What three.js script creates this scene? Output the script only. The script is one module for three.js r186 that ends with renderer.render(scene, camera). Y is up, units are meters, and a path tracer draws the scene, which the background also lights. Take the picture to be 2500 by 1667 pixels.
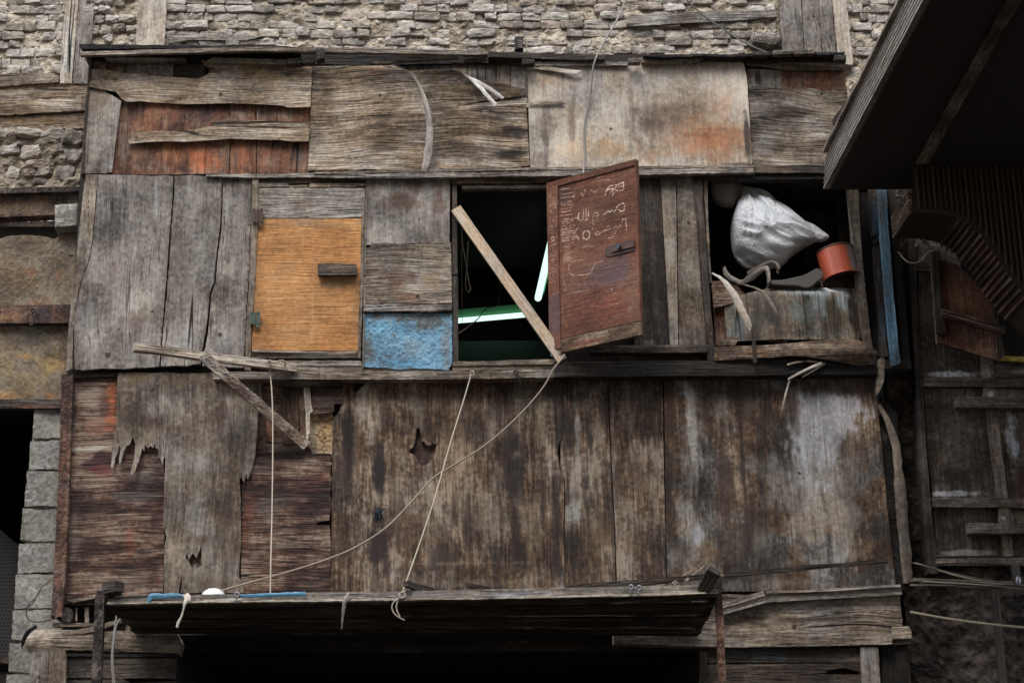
import * as THREE from 'three';
import { mergeVertices, mergeGeometries } from 'three/addons/utils/BufferGeometryUtils.js';
import { MarchingCubes } from 'three/addons/objects/MarchingCubes.js';
import { RectAreaLightUniformsLib } from 'three/addons/lights/RectAreaLightUniformsLib.js';

// ---------------------------------------------------------------- camera, sky, sun, exposure
const PW = 2500, PH = 1667;
const scene = new THREE.Scene();
const camera = new THREE.PerspectiveCamera(22.0, 1024 / 682, 0.1, 300);
camera.position.set(-0.37, 1.6, 10.7);
camera.rotation.order = 'YXZ';
camera.rotation.set(17.2 * Math.PI / 180, -2 * Math.PI / 180, -1 * Math.PI / 180);
camera.updateMatrixWorld(true); camera.updateProjectionMatrix();

const renderer = new THREE.WebGLRenderer({ antialias: true });
renderer.toneMapping = THREE.LinearToneMapping;
renderer.toneMappingExposure = 2.9;
renderer.shadowMap.enabled = true;
RectAreaLightUniformsLib.init();

{ // overcast sky: brighter overhead than at the horizon, the same all round
  const w = 64, h = 32, a = new Float32Array(w * h * 4);
  for (let j = 0; j < h; j++) for (let i = 0; i < w; i++) {
    const e = Math.max(0, Math.sin(((j + 0.5) / h - 0.5) * Math.PI)), L = 1.25 * (1 + 2 * e) / 3, k = (j * w + i) * 4;
    a[k] = L * 0.96; a[k + 1] = L; a[k + 2] = L * 1.06; a[k + 3] = 1;
  }
  const sky = new THREE.DataTexture(a, w, h, THREE.RGBAFormat, THREE.FloatType);
  sky.mapping = THREE.EquirectangularReflectionMapping; sky.magFilter = THREE.LinearFilter; sky.needsUpdate = true;
  scene.background = sky; scene.environment = sky;
}
const sun = new THREE.DirectionalLight(0xfff4e6, 0.7);
sun.position.set(-5, 24, 13); sun.target.position.set(0, 4, 0);
sun.castShadow = true; sun.shadow.radius = 34; sun.shadow.mapSize.set(2048, 2048);
Object.assign(sun.shadow.camera, { left: -12, right: 12, top: 14, bottom: -12, near: 1, far: 70 });
scene.add(sun, sun.target);

// ---------------------------------------------------------------- helpers: pixels to places, noise
const V3 = (x, y, z) => new THREE.Vector3(x, y, z);
function ray(px, py) { return V3(px / PW * 2 - 1, 1 - py / PH * 2, 0.5).unproject(camera).sub(camera.position).normalize(); }
function P(px, py, z = 0) { const d = ray(px, py); return d.multiplyScalar((z - camera.position.z) / d.z).add(camera.position); }
function PY(px, py, y) { const d = ray(px, py); return d.multiplyScalar((y - camera.position.y) / d.y).add(camera.position); }
const MPP = z => P(1250, 833, z).distanceTo(P(1350, 833, z)) / 100;   // metres per photo pixel at depth z

let rs = 12345;
const rnd = () => ((rs = (rs * 1664525 + 1013904223) >>> 0) / 4294967296);
const rr = (a, b) => a + (b - a) * rnd();
const PERM = new Uint8Array(512), VAL = new Float32Array(256);
{ const p = [...Array(256).keys()]; for (let i = 255; i > 0; i--) { const j = Math.floor(rnd() * (i + 1)); [p[i], p[j]] = [p[j], p[i]]; } for (let i = 0; i < 512; i++) PERM[i] = p[i & 255]; for (let i = 0; i < 256; i++) VAL[i] = rnd(); }
function vn(x, y) {
  const xi = Math.floor(x), yi = Math.floor(y); let fx = x - xi, fy = y - yi;
  fx = fx * fx * (3 - 2 * fx); fy = fy * fy * (3 - 2 * fy);
  const X = xi & 255, Y = yi & 255, a = PERM[X] + Y, b = PERM[X + 1] + Y;
  const v0 = VAL[PERM[a]], v1 = VAL[PERM[b]], v2 = VAL[PERM[a + 1]], v3 = VAL[PERM[b + 1]];
  return (v0 + (v1 - v0) * fx) * (1 - fy) + (v2 + (v3 - v2) * fx) * fy;
}
function fb(x, y, n = 3) { let s = 0, a = 0.5, t = 0; for (let i = 0; i < n; i++) { s += a * vn(x, y); t += a; a *= 0.55; x = x * 2.03 + 17.3; y = y * 2.03 + 9.1; } return s / t; }
const sst = (a, b, x) => { x = Math.min(1, Math.max(0, (x - a) / (b - a))); return x * x * (3 - 2 * x); };
const clamp = (x, a, b) => Math.min(b, Math.max(a, x));

// ---------------------------------------------------------------- atlas: every board gets a painted patch of its own (colour and relief)
const DPM = 330, PAGE = 2048, pages = [];
function newPage() {
  const c = new Uint8Array(PAGE * PAGE * 4), b = new Uint8Array(PAGE * PAGE * 4);
  const map = new THREE.DataTexture(c, PAGE, PAGE), bump = new THREE.DataTexture(b, PAGE, PAGE);
  map.colorSpace = THREE.SRGBColorSpace; map.magFilter = bump.magFilter = THREE.LinearFilter; map.minFilter = bump.minFilter = THREE.LinearFilter;
  map.needsUpdate = bump.needsUpdate = true;
  const mat = (rough, bs, extra = {}) => new THREE.MeshStandardMaterial({ map, bumpMap: bump, bumpScale: bs, roughness: rough, side: THREE.DoubleSide, ...extra });
  pages.push({ c, b, map, bump, mats: { matt: mat(0.92, 0.007), flat: mat(0.9, 0.0035), satin: mat(0.5, 0.003), rough: mat(0.97, 0.009) }, x: 0, y: 0, h: 0 });
  return pages[pages.length - 1];
}
function alloc(w, h) {
  for (const p of pages.concat([null])) {
    const q = p || newPage();
    if (q.x + w <= PAGE && q.y + h <= PAGE && h <= Math.max(q.h, PAGE - q.y)) { const r = { p: q, x: q.x, y: q.y, w, h }; q.x += w; q.h = Math.max(q.h, h); return r; }
    if (q.y + q.h + h <= PAGE) { q.y += q.h; q.h = h; q.x = w; return { p: q, x: 0, y: q.y, w, h }; }
  }
}
// base colours (sRGB) of the stuffs the boards are made of: dark, middle, light
const PAL = {
  grey: [[68, 60, 55], [124, 116, 109], [172, 165, 157]],
  greyb: [[62, 52, 44], [116, 104, 92], [168, 156, 142]],
  brown: [[30, 20, 14], [84, 65, 50], [152, 138, 122]],
  tan: [[70, 55, 42], [132, 114, 95], [188, 172, 151]],
  red: [[58, 32, 25], [112, 74, 55], [158, 124, 102]],
  wine: [[38, 22, 20], [82, 58, 48], [140, 120, 106]],
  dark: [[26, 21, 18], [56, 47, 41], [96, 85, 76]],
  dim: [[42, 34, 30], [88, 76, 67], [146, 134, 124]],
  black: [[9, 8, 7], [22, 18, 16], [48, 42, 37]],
  yellow: [[132, 88, 50], [180, 127, 76], [206, 160, 110]],
  blue: [[78, 96, 108], [98, 142, 172], [128, 170, 198]],
  pale: [[150, 128, 106], [192, 170, 146], [218, 200, 178]],
  light: [[118, 106, 93], [176, 164, 150], [214, 205, 193]],
  shut: [[58, 31, 23], [100, 60, 44], [132, 92, 74]],
  mud: [[110, 105, 99], [160, 153, 145], [190, 185, 178]],
  mortar: [[118, 108, 94], [166, 155, 138], [196, 187, 172]],
  cement: [[80, 66, 50], [114, 98, 78], [142, 126, 102]],
  block: [[90, 88, 82], [134, 131, 124], [168, 165, 158]],
  rust: [[46, 30, 24], [82, 55, 44], [120, 92, 78]],
  iron: [[52, 40, 32], [98, 82, 68], [124, 106, 90]],
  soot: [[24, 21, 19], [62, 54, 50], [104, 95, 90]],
  felt: [[40, 38, 37], [78, 74, 72], [110, 106, 104]],
};
function paint(o, bx, by, bw, bh) {
  const pad = 3, w = Math.min(PAGE, Math.ceil(bw * DPM) + pad * 2), h = Math.min(PAGE, Math.ceil(bh * DPM) + pad * 2), r = alloc(w, h);
  const C = r.p.c, B = r.p.b, pal = PAL[o.pal || 'grey'], s = o.seed, H = o.h, ang = o.ang || 0, ca = Math.cos(ang), sa = Math.sin(ang);
  const kf = o.kf ?? 0.75, km = o.km ?? 0.75, kb = o.kb ?? 0.7, kc = o.kc ?? 1, kind = o.kind || 'wood', st = o.st || [], knots = o.knots || [];
  const D = pal[0], M = pal[1], L = pal[2];
  for (let j = 0; j < h; j++) for (let i = 0; i < w; i++) {
    const x = bx + (i - pad + 0.5) / DPM, y = by + (j - pad + 0.5) / DPM;
    let t, hgt, cr = 0, g, c;
    if (kind === 'wood') {
      const xr = x * ca + y * sa, yr = y * ca - x * sa;
      g = H ? xr : yr; c = H ? yr : xr;
      for (const k of knots) { const dx = (H ? x - k[0] : y - k[1]) / 2.6, dy = (H ? y - k[1] : x - k[0]); c += k[2] * 1.1 * Math.sign(dy || 1) * Math.exp(-(dx * dx + dy * dy) / (k[2] * k[2] * 3)); }
      c += (fb(g * 1.7 + s, c * 1.5 + s * 2, 2) - 0.5) * (o.wob ?? 0.05);
      const f1 = vn(c * 165 + s, g * 10 + s), fine = fb(c * 74 + s * 3, g * 7 + s, 3), f3 = vn(c * 250 + s, g * 70), mid = fb(c * 17 + s, g * 1.5 + s * 5, 3), broad = fb(x * 3.6 + s * 7, y * 3.6 + s, 4), spot = fb(x * 48 + s, y * 48, 3);
      t = 0.5 + (f1 - 0.5) * 0.34 * kf + (fine - 0.5) * kf * 0.55 + (mid - 0.5) * km * 0.75 + (broad - 0.5) * kb * 1.55 + (f3 - 0.5) * 0.26 + (spot - 0.5) * 0.6;
      const rg = Math.abs(vn(c * 15 + s * 2, g * 0.22 + s) - 0.5), rm = vn(c * 7 + s, g * 1.2 + s * 4);
      cr = kc * sst(0.011, 0.003, rg) * sst(0.5, 0.68, rm);
      const rg2 = Math.abs(vn(c * 60 + s, g * 1.1 + s * 3) - 0.5);
      cr = Math.max(cr, kc * 0.5 * sst(0.045, 0.01, rg2) * sst(0.54, 0.7, fb(c * 10, g * 4 + s, 2)));
      const sp = vn(x * 120 + s * 5, y * 120); if (sp > 0.955) t += 0.25; else if (sp < 0.03) { t -= 0.3; cr = Math.max(cr, 0.35); }
      hgt = 0.6 + (fine - 0.5) * 0.8 + (f1 - 0.5) * 0.4 + (mid - 0.5) * 0.35 + (spot - 0.5) * 0.2 - cr * 0.6;
    } else {
      const a = fb(x * 9 + s, y * 9 + s, 4), b = fb(x * 55 + s * 2, y * 55, 3), e = vn(x * 230 + s, y * 230);
      t = 0.5 + (a - 0.5) * kb * 2.2 + (b - 0.5) * kf * 1.5 + (e - 0.5) * 0.45; g = y; c = x;
      if (kind === 'rust') t += (fb(x * 30 + s, y * 3, 3) - 0.5) * 1.1;
      const rg = Math.abs(fb(x * 5 + s, y * 5 + s * 3, 4) - 0.5); cr = kc * 0.7 * sst(0.008, 0.002, rg) * sst(0.5, 0.62, vn(x * 2.3 + s, y * 2.3));
      hgt = 0.5 + (b - 0.5) * 1.1 + (a - 0.5) * 0.9 + (e - 0.5) * 0.3 - cr * 0.6;
    }
    t = clamp(t, 0, 1);
    let R, G, Bl;
    if (t < 0.5) { const q = t * 2; R = D[0] + (M[0] - D[0]) * q; G = D[1] + (M[1] - D[1]) * q; Bl = D[2] + (M[2] - D[2]) * q; }
    else { const q = t * 2 - 1; R = M[0] + (L[0] - M[0]) * q; G = M[1] + (L[1] - M[1]) * q; Bl = M[2] + (L[2] - M[2]) * q; }
    { const lu = R * 0.3 + G * 0.59 + Bl * 0.11, w = (o.kg ?? 0.32) * sst(0.42, 0.66, fb(x * 5.5 + s * 9, y * 5.5 + s * 2, 3)); R += (lu * 1.0 - R) * w; G += (lu * 1.0 - G) * w; Bl += (lu * 1.02 - Bl) * w; } // silvered, weathered patches
    for (const q of st) { // dirt, dye and paint patches with ragged, grain-following outlines: [x, y, rx, ry, colour, strength, raggedness]
      const dx = (x - q[0]) / q[2], dy = (y - q[1]) / q[3]; let d = dx * dx + dy * dy; if (d > 4) continue;
      d = Math.sqrt(d) + (fb(c * 34 + q[0] * 31, g * 6 + q[1] * 17, 3) - 0.5) * 1.6 * q[6] + (fb(x * 11 + q[1] * 9, y * 11 + s, 3) - 0.5) * 1.7 * q[6];
      const m = sst(1.12, q[7] ?? 0.2, d) * q[5] * (q[4][0] - q[4][2] > 70 ? 0.82 : 1); if (m <= 0) continue;
      const f = 0.74 + t * 0.5, lu = (q[4][0] * 0.3 + q[4][1] * 0.59 + q[4][2] * 0.11) * 0.28;
      R += ((q[4][0] * 0.72 + lu) * f - R) * m; G += ((q[4][1] * 0.72 + lu) * f - G) * m; Bl += ((q[4][2] * 0.72 + lu) * f - Bl) * m;
    }
    for (const k of knots) { const d = Math.hypot((x - k[0]), (y - k[1])) / k[2] + (vn(x * 90, y * 90) - 0.5) * 0.5; const m = sst(1, 0.6, d) * 0.75; R += (46 - R) * m; G += (36 - G) * m; Bl += (28 - Bl) * m; hgt -= m * 0.4; }
    const kk = 1 - cr * 0.72;
    const at = ((r.y + j) * PAGE + r.x + i) * 4;
    C[at] = clamp(R * kk, 0, 255); C[at + 1] = clamp(G * kk, 0, 255); C[at + 2] = clamp(Bl * kk, 0, 255); C[at + 3] = 255;
    const hb = clamp(hgt, 0, 1) * 255; B[at] = B[at + 1] = B[at + 2] = hb; B[at + 3] = 255;
  }
  for (const sk of o.strokes || []) { // chalk or scratch lines: {p: [x, y, ...] metres, w, col, a}
    for (let k = 0; k + 3 < sk.p.length; k += 2) {
      const x0 = sk.p[k], y0 = sk.p[k + 1], x1 = sk.p[k + 2], y1 = sk.p[k + 3], n = Math.max(2, Math.ceil(Math.hypot(x1 - x0, y1 - y0) * DPM * 2));
      for (let m = 0; m <= n; m++) {
        const x = (x0 + (x1 - x0) * m / n - bx) * DPM + pad, y = (y0 + (y1 - y0) * m / n - by) * DPM + pad, rad = sk.w * DPM / 2 + 0.5;
        for (let jj = Math.floor(y - rad); jj <= y + rad; jj++) for (let ii = Math.floor(x - rad); ii <= x + rad; ii++) {
          if (ii < 0 || jj < 0 || ii >= w || jj >= h) continue;
          const cov = clamp(rad - Math.hypot(ii + 0.5 - x, jj + 0.5 - y), 0, 1) * sk.a * sst(0.2, 0.6, vn(ii * 0.35 + k, jj * 0.35)) * 0.5; if (cov <= 0) continue;
          const at = ((r.y + jj) * PAGE + r.x + ii) * 4; for (let ch = 0; ch < 3; ch++) C[at + ch] += (sk.col[ch] - C[at + ch]) * cov;
        }
      }
    }
  }
  r.uv = (x, y) => [(r.x + pad + (x - bx) * DPM) / PAGE, (r.y + pad + (y - by) * DPM) / PAGE];
  return r;
}

// ---------------------------------------------------------------- building blocks
const used = {};
function numbered(n) { const k = used[n] = (used[n] ?? -1) + 1; return k ? n + '_' + String(k).padStart(3, '0') : n; }
function mk(parent, name, geo, mat) { // one mesh whose origin is its own middle
  geo.computeBoundingBox(); const c = geo.boundingBox.getCenter(V3()); geo.translate(-c.x, -c.y, -c.z);
  const m = new THREE.Mesh(geo, mat); m.position.copy(c); m.castShadow = m.receiveShadow = true;
  m.name = parent === scene ? numbered(name) : name; parent.add(m); return m;
}
function thing(name, label, category, group) { const o = new THREE.Group(); o.name = numbered(name); o.userData = { label, category }; if (group) o.userData.group = group; scene.add(o); return o; }
function tag(o, label, category, group) { Object.assign(o.userData, { label, category }); if (group) o.userData.group = group; return o; }
function struct(o) { o.userData.kind = 'structure'; return o; }
function rebase(o) { const b = new THREE.Box3().setFromObject(o), c = b.getCenter(V3()); c.y = b.min.y; o.position.copy(c); for (const k of o.children) k.position.sub(c); return o; }
function grp(parent, name) { const g = new THREE.Group(); g.name = name; parent.add(g); return g; }

function clipAxis(poly, ax, v, keepLess) { // Sutherland-Hodgman against one axis line
  const out = []; const n = poly.length;
  for (let i = 0; i < n; i++) {
    const a = poly[i], b = poly[(i + 1) % n], ia = keepLess ? a[ax] <= v : a[ax] >= v, ib = keepLess ? b[ax] <= v : b[ax] >= v;
    if (ia) out.push(a);
    if (ia !== ib) { const t = (v - a[ax]) / (b[ax] - a[ax]); const q = [a[0] + (b[0] - a[0]) * t, a[1] + (b[1] - a[1]) * t]; q[ax] = v; out.push(q); }
  }
  return out;
}
function roughen(poly, amt, step) {
  const out = []; const n = poly.length, sd = rr(0, 99);
  for (let i = 0; i < n; i++) {
    const a = poly[i], b = poly[(i + 1) % n], dx = b[0] - a[0], dy = b[1] - a[1], L = Math.hypot(dx, dy), k = Math.max(1, Math.round(L / step));
    for (let m = 0; m < k; m++) {
      const t = m / k, x = a[0] + dx * t, y = a[1] + dy * t; let q = m === 0 ? 0 : (fb(x * 40 + sd, y * 40 + i * 3.7, 2) - 0.5) * 2 * amt + (vn(x * 300 + sd, y * 300) - 0.5) * amt * 0.7;
      out.push([x - dy / L * q, y + dx / L * q]);
    }
  }
  return out;
}
let seedN = 1;
// a board or sheet: outline in metres (own xy plane), front face at z + warp, edges t deep
function boardGeo(poly, o) {
  if (THREE.ShapeUtils.area(poly.map(p => ({ x: p[0], y: p[1] }))) < 0) poly = poly.slice().reverse();
  const jag = o.jag ?? 0.0025; if (jag > 0) poly = roughen(poly, jag, o.step ?? Math.max(0.012, jag * 3.5));
  if (o.hole) { // cut out along a seam from the nearest outline point
    let hp = o.hole.slice(); if (THREE.ShapeUtils.area(hp.map(p => ({ x: p[0], y: p[1] }))) > 0) hp.reverse();
    let bi = 0, bd = 1e9; poly.forEach((p, i) => { const d = Math.hypot(p[0] - hp[0][0], p[1] - hp[0][1]); if (d < bd) { bd = d; bi = i; } });
    poly = [...poly.slice(0, bi + 1), ...hp, hp[0].slice(), ...poly.slice(bi)];
  }
  let x0 = 1e9, y0 = 1e9, x1 = -1e9, y1 = -1e9; for (const p of poly) { x0 = Math.min(x0, p[0]); x1 = Math.max(x1, p[0]); y0 = Math.min(y0, p[1]); y1 = Math.max(y1, p[1]); }
  o.seed = o.seed ?? (seedN++ * 7.31) % 97; const r = paint(o, x0, y0, x1 - x0, y1 - y0);
  const z = o.z || 0, t = o.t ?? 0.014, wa = o.warp ?? 0.004, wf = o.wf ?? 3, s = o.seed, f = o.fn;
  const Z = (x, y) => z + (fb(x * wf * (o.h ? 0.6 : 1.6) + s, y * wf * (o.h ? 1.6 : 0.6) + s, 2) - 0.5) * 2 * wa + (f ? f((x - x0) / (x1 - x0), (y - y0) / (y1 - y0), x, y) : 0);
  const cell = o.cell ?? 0.05, nx = Math.max(1, Math.round((x1 - x0) / cell)), ny = Math.max(1, Math.round((y1 - y0) / cell));
  const pos = [], uv = [], idx = [];
  for (let i = 0; i < nx; i++) {
    const xa = x0 + (x1 - x0) * i / nx, xb = x0 + (x1 - x0) * (i + 1) / nx; let col = poly;
    if (i > 0) col = clipAxis(col, 0, xa, false); if (i < nx - 1) col = clipAxis(col, 0, xb, true); if (col.length < 3) continue;
    for (let j = 0; j < ny; j++) {
      const ya = y0 + (y1 - y0) * j / ny, yb = y0 + (y1 - y0) * (j + 1) / ny; let q = col;
      if (j > 0) q = clipAxis(q, 1, ya, false); if (j < ny - 1) q = clipAxis(q, 1, yb, true);
      q = q.filter((p, k) => { const n = q[(k + 1) % q.length]; return Math.abs(p[0] - n[0]) + Math.abs(p[1] - n[1]) > 1e-6; }); if (q.length < 3) continue;
      const tri = q.length === 3 ? [[0, 1, 2]] : THREE.ShapeUtils.triangulateShape(q.map(p => new THREE.Vector2(p[0], p[1])), []);
      const base = pos.length / 3; for (const p of q) { pos.push(p[0], p[1], Z(p[0], p[1])); uv.push(...r.uv(p[0], p[1])); }
      for (const tr of tri) { const [a, b, c] = tr.map(k => q[k]); if (Math.abs((b[0] - a[0]) * (c[1] - a[1]) - (b[1] - a[1]) * (c[0] - a[0])) > 1e-9) idx.push(...tr.map(k => k + base)); }
    }
  }
  let g = new THREE.BufferGeometry(); g.setAttribute('position', new THREE.Float32BufferAttribute(pos, 3)); g.setAttribute('uv', new THREE.Float32BufferAttribute(uv, 2)); g.setIndex(idx);
  g = mergeVertices(g, 1e-5); g.computeVertexNormals();
  const sp = [], su = [], si = []; const n = poly.length;
  for (let i = 0; i < n; i++) { // edges
    const a = poly[i], b = poly[(i + 1) % n], za = Z(a[0], a[1]), zb = Z(b[0], b[1]), k = sp.length / 3;
    sp.push(a[0], a[1], za, b[0], b[1], zb, b[0], b[1], zb - t, a[0], a[1], za - t);
    const dx = b[0] - a[0], dy = b[1] - a[1], L = Math.hypot(dx, dy) || 1, ix = -dy / L * t, iy = dx / L * t; // inward
    su.push(...r.uv(a[0], a[1]), ...r.uv(b[0], b[1]), ...r.uv(clamp(b[0] + ix, x0, x1), clamp(b[1] + iy, y0, y1)), ...r.uv(clamp(a[0] + ix, x0, x1), clamp(a[1] + iy, y0, y1)));
    si.push(k, k + 3, k + 1, k + 1, k + 3, k + 2);
  }
  let e = new THREE.BufferGeometry(); e.setAttribute('position', new THREE.Float32BufferAttribute(sp, 3)); e.setAttribute('uv', new THREE.Float32BufferAttribute(su, 2)); e.setIndex(si); e.computeVertexNormals();
  return { geo: mergeGeometries([g, e]), r };
}
function boardM(parent, name, poly, o = {}) { const { geo, r } = boardGeo(poly, o); return mk(parent, name, geo, r.p.mats[o.mat || 'matt']); }
const pairs = a => { const o = []; for (let i = 0; i < a.length; i += 2) o.push([a[i], a[i + 1]]); return o; };
// the same from photo pixels on the plane z
function board(parent, name, z, pts, o = {}) {
  const poly = pairs(pts).map(p => { const v = P(p[0], p[1], z); return [v.x, v.y]; }), m = MPP(z);
  const q = { ...o, z };
  if (o.drip) { // run-down grime and bleached streaks, spread over the sheet
    const xs = pairs(pts).map(p => p[0]), ys = pairs(pts).map(p => p[1]), a = Math.min(...xs), b = Math.max(...xs), c = Math.min(...ys), d = Math.max(...ys), n = Math.round((b - a) / 100 * o.drip); o = { ...o, st: [], lines: (o.lines || []).slice() };
    for (let i = 0; i < n; i++) { const w = rr(3, 15) * (o.h ? 8 : 1), l = o.h ? rr(3, 9) : rr(40, 170), x = rr(a, b), y = o.h ? rr(c, d) : c + (d - c) * Math.pow(rnd(), 1.3), k = rnd(); o.st.push([x, y, w, l, k < 0.5 ? [46, 33, 26] : k < 0.8 ? [142, 130, 116] : [100, 72, 52], rr(0.25, 0.6), 0.9]); }
    for (let i = 0; i < n * 2; i++) { const x = rr(a, b), y = rr(c, d), t = rr(0, 6.3), l = rr(4, 26); o.lines.push({ p: [x, y, x + l * Math.cos(t), y + l * Math.sin(t) * 0.6], w: 1, col: [176, 164, 148], a: rr(0.3, 0.8) }); }
    o.st.push(...(q.st || []));
  }
  if (name === 'plywood_panel' || name === 'plank') { // rusty nail marks along the top and bottom edges
    const xs = pairs(pts).map(p => p[0]), ys = pairs(pts).map(p => p[1]), a = Math.min(...xs), b = Math.max(...xs), c = Math.min(...ys), d = Math.max(...ys); o = { ...o, lines: (o.lines || []).slice() };
    if (d - c > 80) for (const y of [c + 7, d - 7, ...(d - c > 300 ? [c + (d - c) * rr(0.4, 0.6)] : [])]) for (let x = a + rr(6, 20); x < b; x += rr(24, 70)) { const yy = y + rr(-4, 4); o.lines.push({ p: [x, yy, x + 0.6, yy], w: rr(1.6, 2.6), col: [34, 26, 23], a: 2 }, { p: [x, yy + 2, x + rr(-1, 1), yy + rr(6, 18)], w: 1.6, col: [70, 44, 30], a: 0.5 }); }
  }
  if (o.st) q.st = o.st.map(s => { const v = P(s[0], s[1], z); return [v.x, v.y, s[2] * m, s[3] * m, s[4], s[5] ?? 0.8, s[6] ?? 0.8, s[7]]; });
  if (o.knots) q.knots = o.knots.map(s => { const v = P(s[0], s[1], z); return [v.x, v.y, s[2] * m]; });
  if (o.holes) q.hole = pairs(o.holes).map(p => { const v = P(p[0], p[1], z); return [v.x, v.y]; });
  if (o.lines) q.strokes = o.lines.map(l => ({ p: pairs(l.p).flatMap(a => { const v = P(a[0], a[1], z); return [v.x, v.y]; }), w: l.w * m, col: l.col, a: l.a }));
  return boardM(parent, name, poly, q);
}
const rect = (x0, y0, x1, y1) => [x0, y0, x1, y0, x1, y1, x0, y1];
// a squared bar from a to b (3-D points), w wide, d deep
function bar(parent, name, a, b, w, d, o = {}) {
  const L = a.distanceTo(b), n = Math.max(2, Math.round(L / 0.06)), g = new THREE.BoxGeometry(L, w, d, n, 2, 2), p = g.attributes.position, uv = g.attributes.uv, nn = g.attributes.normal;
  o = { h: 1, ...o }; o.seed = o.seed ?? (seedN++ * 7.31) % 97; const r = paint(o, 0, 0, L, w * 1.6), ro = o.rough ?? 0.004, tp = o.taper ?? 1;
  for (let i = 0; i < p.count; i++) {
    let x = p.getX(i), y = p.getY(i), z = p.getZ(i); const u = r.uv(x + L / 2, Math.abs(nn.getY(i)) > 0.5 ? (z / d + 0.5) * w * 1.6 : (y / w + 0.5) * w * 1.6); uv.setXY(i, u[0], u[1]);
    const k = (1 + (tp - 1) * (x / L + 0.5)), bow = (o.bow || 0) * (1 - 4 * x * x / L / L);
    const q = (fb(x * 9 + o.seed, y * 30 + z * 20 + o.seed, 2) - 0.5) * 2 * ro, q2 = (fb(x * 9 + o.seed * 2, z * 30 - y * 20, 2) - 0.5) * 2 * ro;
    if (o.round) { const l = Math.hypot(y / w, z / d) || 1; if (l > 0.51) { y *= 0.53 / l; z *= 0.53 / l; } }
    p.setXYZ(i, x, y * k + q + bow, z * k + q2);
  }
  g.computeVertexNormals();
  const X = b.clone().sub(a).normalize(), up = o.up || V3(0, 0, 1), Y = up.clone().cross(X).normalize(), Z = X.clone().cross(Y);
  g.applyMatrix4(new THREE.Matrix4().makeBasis(X, Y, Z).setPosition(a.clone().add(b).multiplyScalar(0.5)));
  return mk(parent, name, g, r.p.mats[o.mat || 'matt']);
}
// a thin curved strip: points [px, py, z, width in px], its width lies along dir
function band(parent, name, pts, o = {}) {
  const dir = (o.dir || V3(1, 0, 0)).clone().normalize(), t = o.t ?? 0.004, N = o.n ?? 18;
  const cv = new THREE.CatmullRomCurve3(pts.map(q => P(q[0], q[1], q[2]))), ws = pts.map(q => q[3] * MPP(q[2])), L = cv.getLength(), wm = Math.max(...ws);
  o.h = 1; o.seed = o.seed ?? (seedN++ * 7.31) % 97; const r = paint(o, 0, 0, L, wm), pos = [], uv = [], idx = [];
  for (let i = 0; i <= N; i++) {
    const u = i / N, c = cv.getPoint(u), T = cv.getTangent(u), k = u * (ws.length - 1), k0 = Math.min(ws.length - 2, Math.floor(k)), w = ws[k0] + (ws[k0 + 1] - ws[k0]) * (k - k0);
    const dv = dir.clone(); if (o.twist) dv.applyAxisAngle(T, o.twist * u); const nrm = T.clone().cross(dv).normalize(), sd = nrm.clone().cross(T).normalize();
    for (let s = 0; s < 6; s++) { // cupped cross-section: three points in front, three behind
      const a = (s % 3) - 1, off = a * w / 2, cup = (a === 0 ? 0.12 : -0.06) * w * (o.cup ?? 1) + (s > 2 ? -t : 0) * Math.sign(nrm.z || 1);
      const q = c.clone().addScaledVector(sd, off + (fb(i * 0.9 + o.seed, s % 3, 2) - 0.5) * w * 0.25).addScaledVector(nrm, cup); pos.push(q.x, q.y, q.z); uv.push(...r.uv(u * L, (a + 1) / 2 * wm));
    }
  }
  const ring = [0, 1, 2, 5, 4, 3];
  for (let i = 0; i < N; i++) for (let s = 0; s < 6; s++) { const a = i * 6 + ring[s], b = i * 6 + ring[(s + 1) % 6]; idx.push(a, b, a + 6, b, b + 6, a + 6); }
  for (const e of [0, N * 6]) idx.push(e, e + 1, e + 3, e + 1, e + 4, e + 3, e + 1, e + 2, e + 4, e + 2, e + 5, e + 4);
  const g = new THREE.BufferGeometry(); g.setAttribute('position', new THREE.Float32BufferAttribute(pos, 3)); g.setAttribute('uv', new THREE.Float32BufferAttribute(uv, 2)); g.setIndex(idx); g.computeVertexNormals();
  return mk(parent, name, g, r.p.mats[o.mat || 'flat']);
}
// round cords: points [px, py, z]
function cord(parent, name, pts, rad, mat, n = 60) {
  const cv = new THREE.CatmullRomCurve3(pts.map(q => q.isVector3 ? q : P(q[0], q[1], q[2])), false, 'centripetal');
  return mk(parent, name, new THREE.TubeGeometry(cv, n, rad, 6), mat);
}
function twisted(parent, name, pts, rad, mat, n = 160, turns = 26) {
  const cv = new THREE.CatmullRomCurve3(pts.map(q => P(q[0], q[1], q[2]))), gs = [];
  for (const ph of [0, Math.PI]) {
    const q = []; for (let i = 0; i <= n; i++) { const u = i / n, c = cv.getPoint(u), a = u * turns * 6.283 + ph; q.push(c.add(V3(0, Math.sin(a) * rad * 0.6, Math.cos(a) * rad * 0.6))); }
    gs.push(new THREE.TubeGeometry(new THREE.CatmullRomCurve3(q), n, rad * 0.62, 5));
  }
  return mk(parent, name, mergeGeometries(gs), mat);
}
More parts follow.
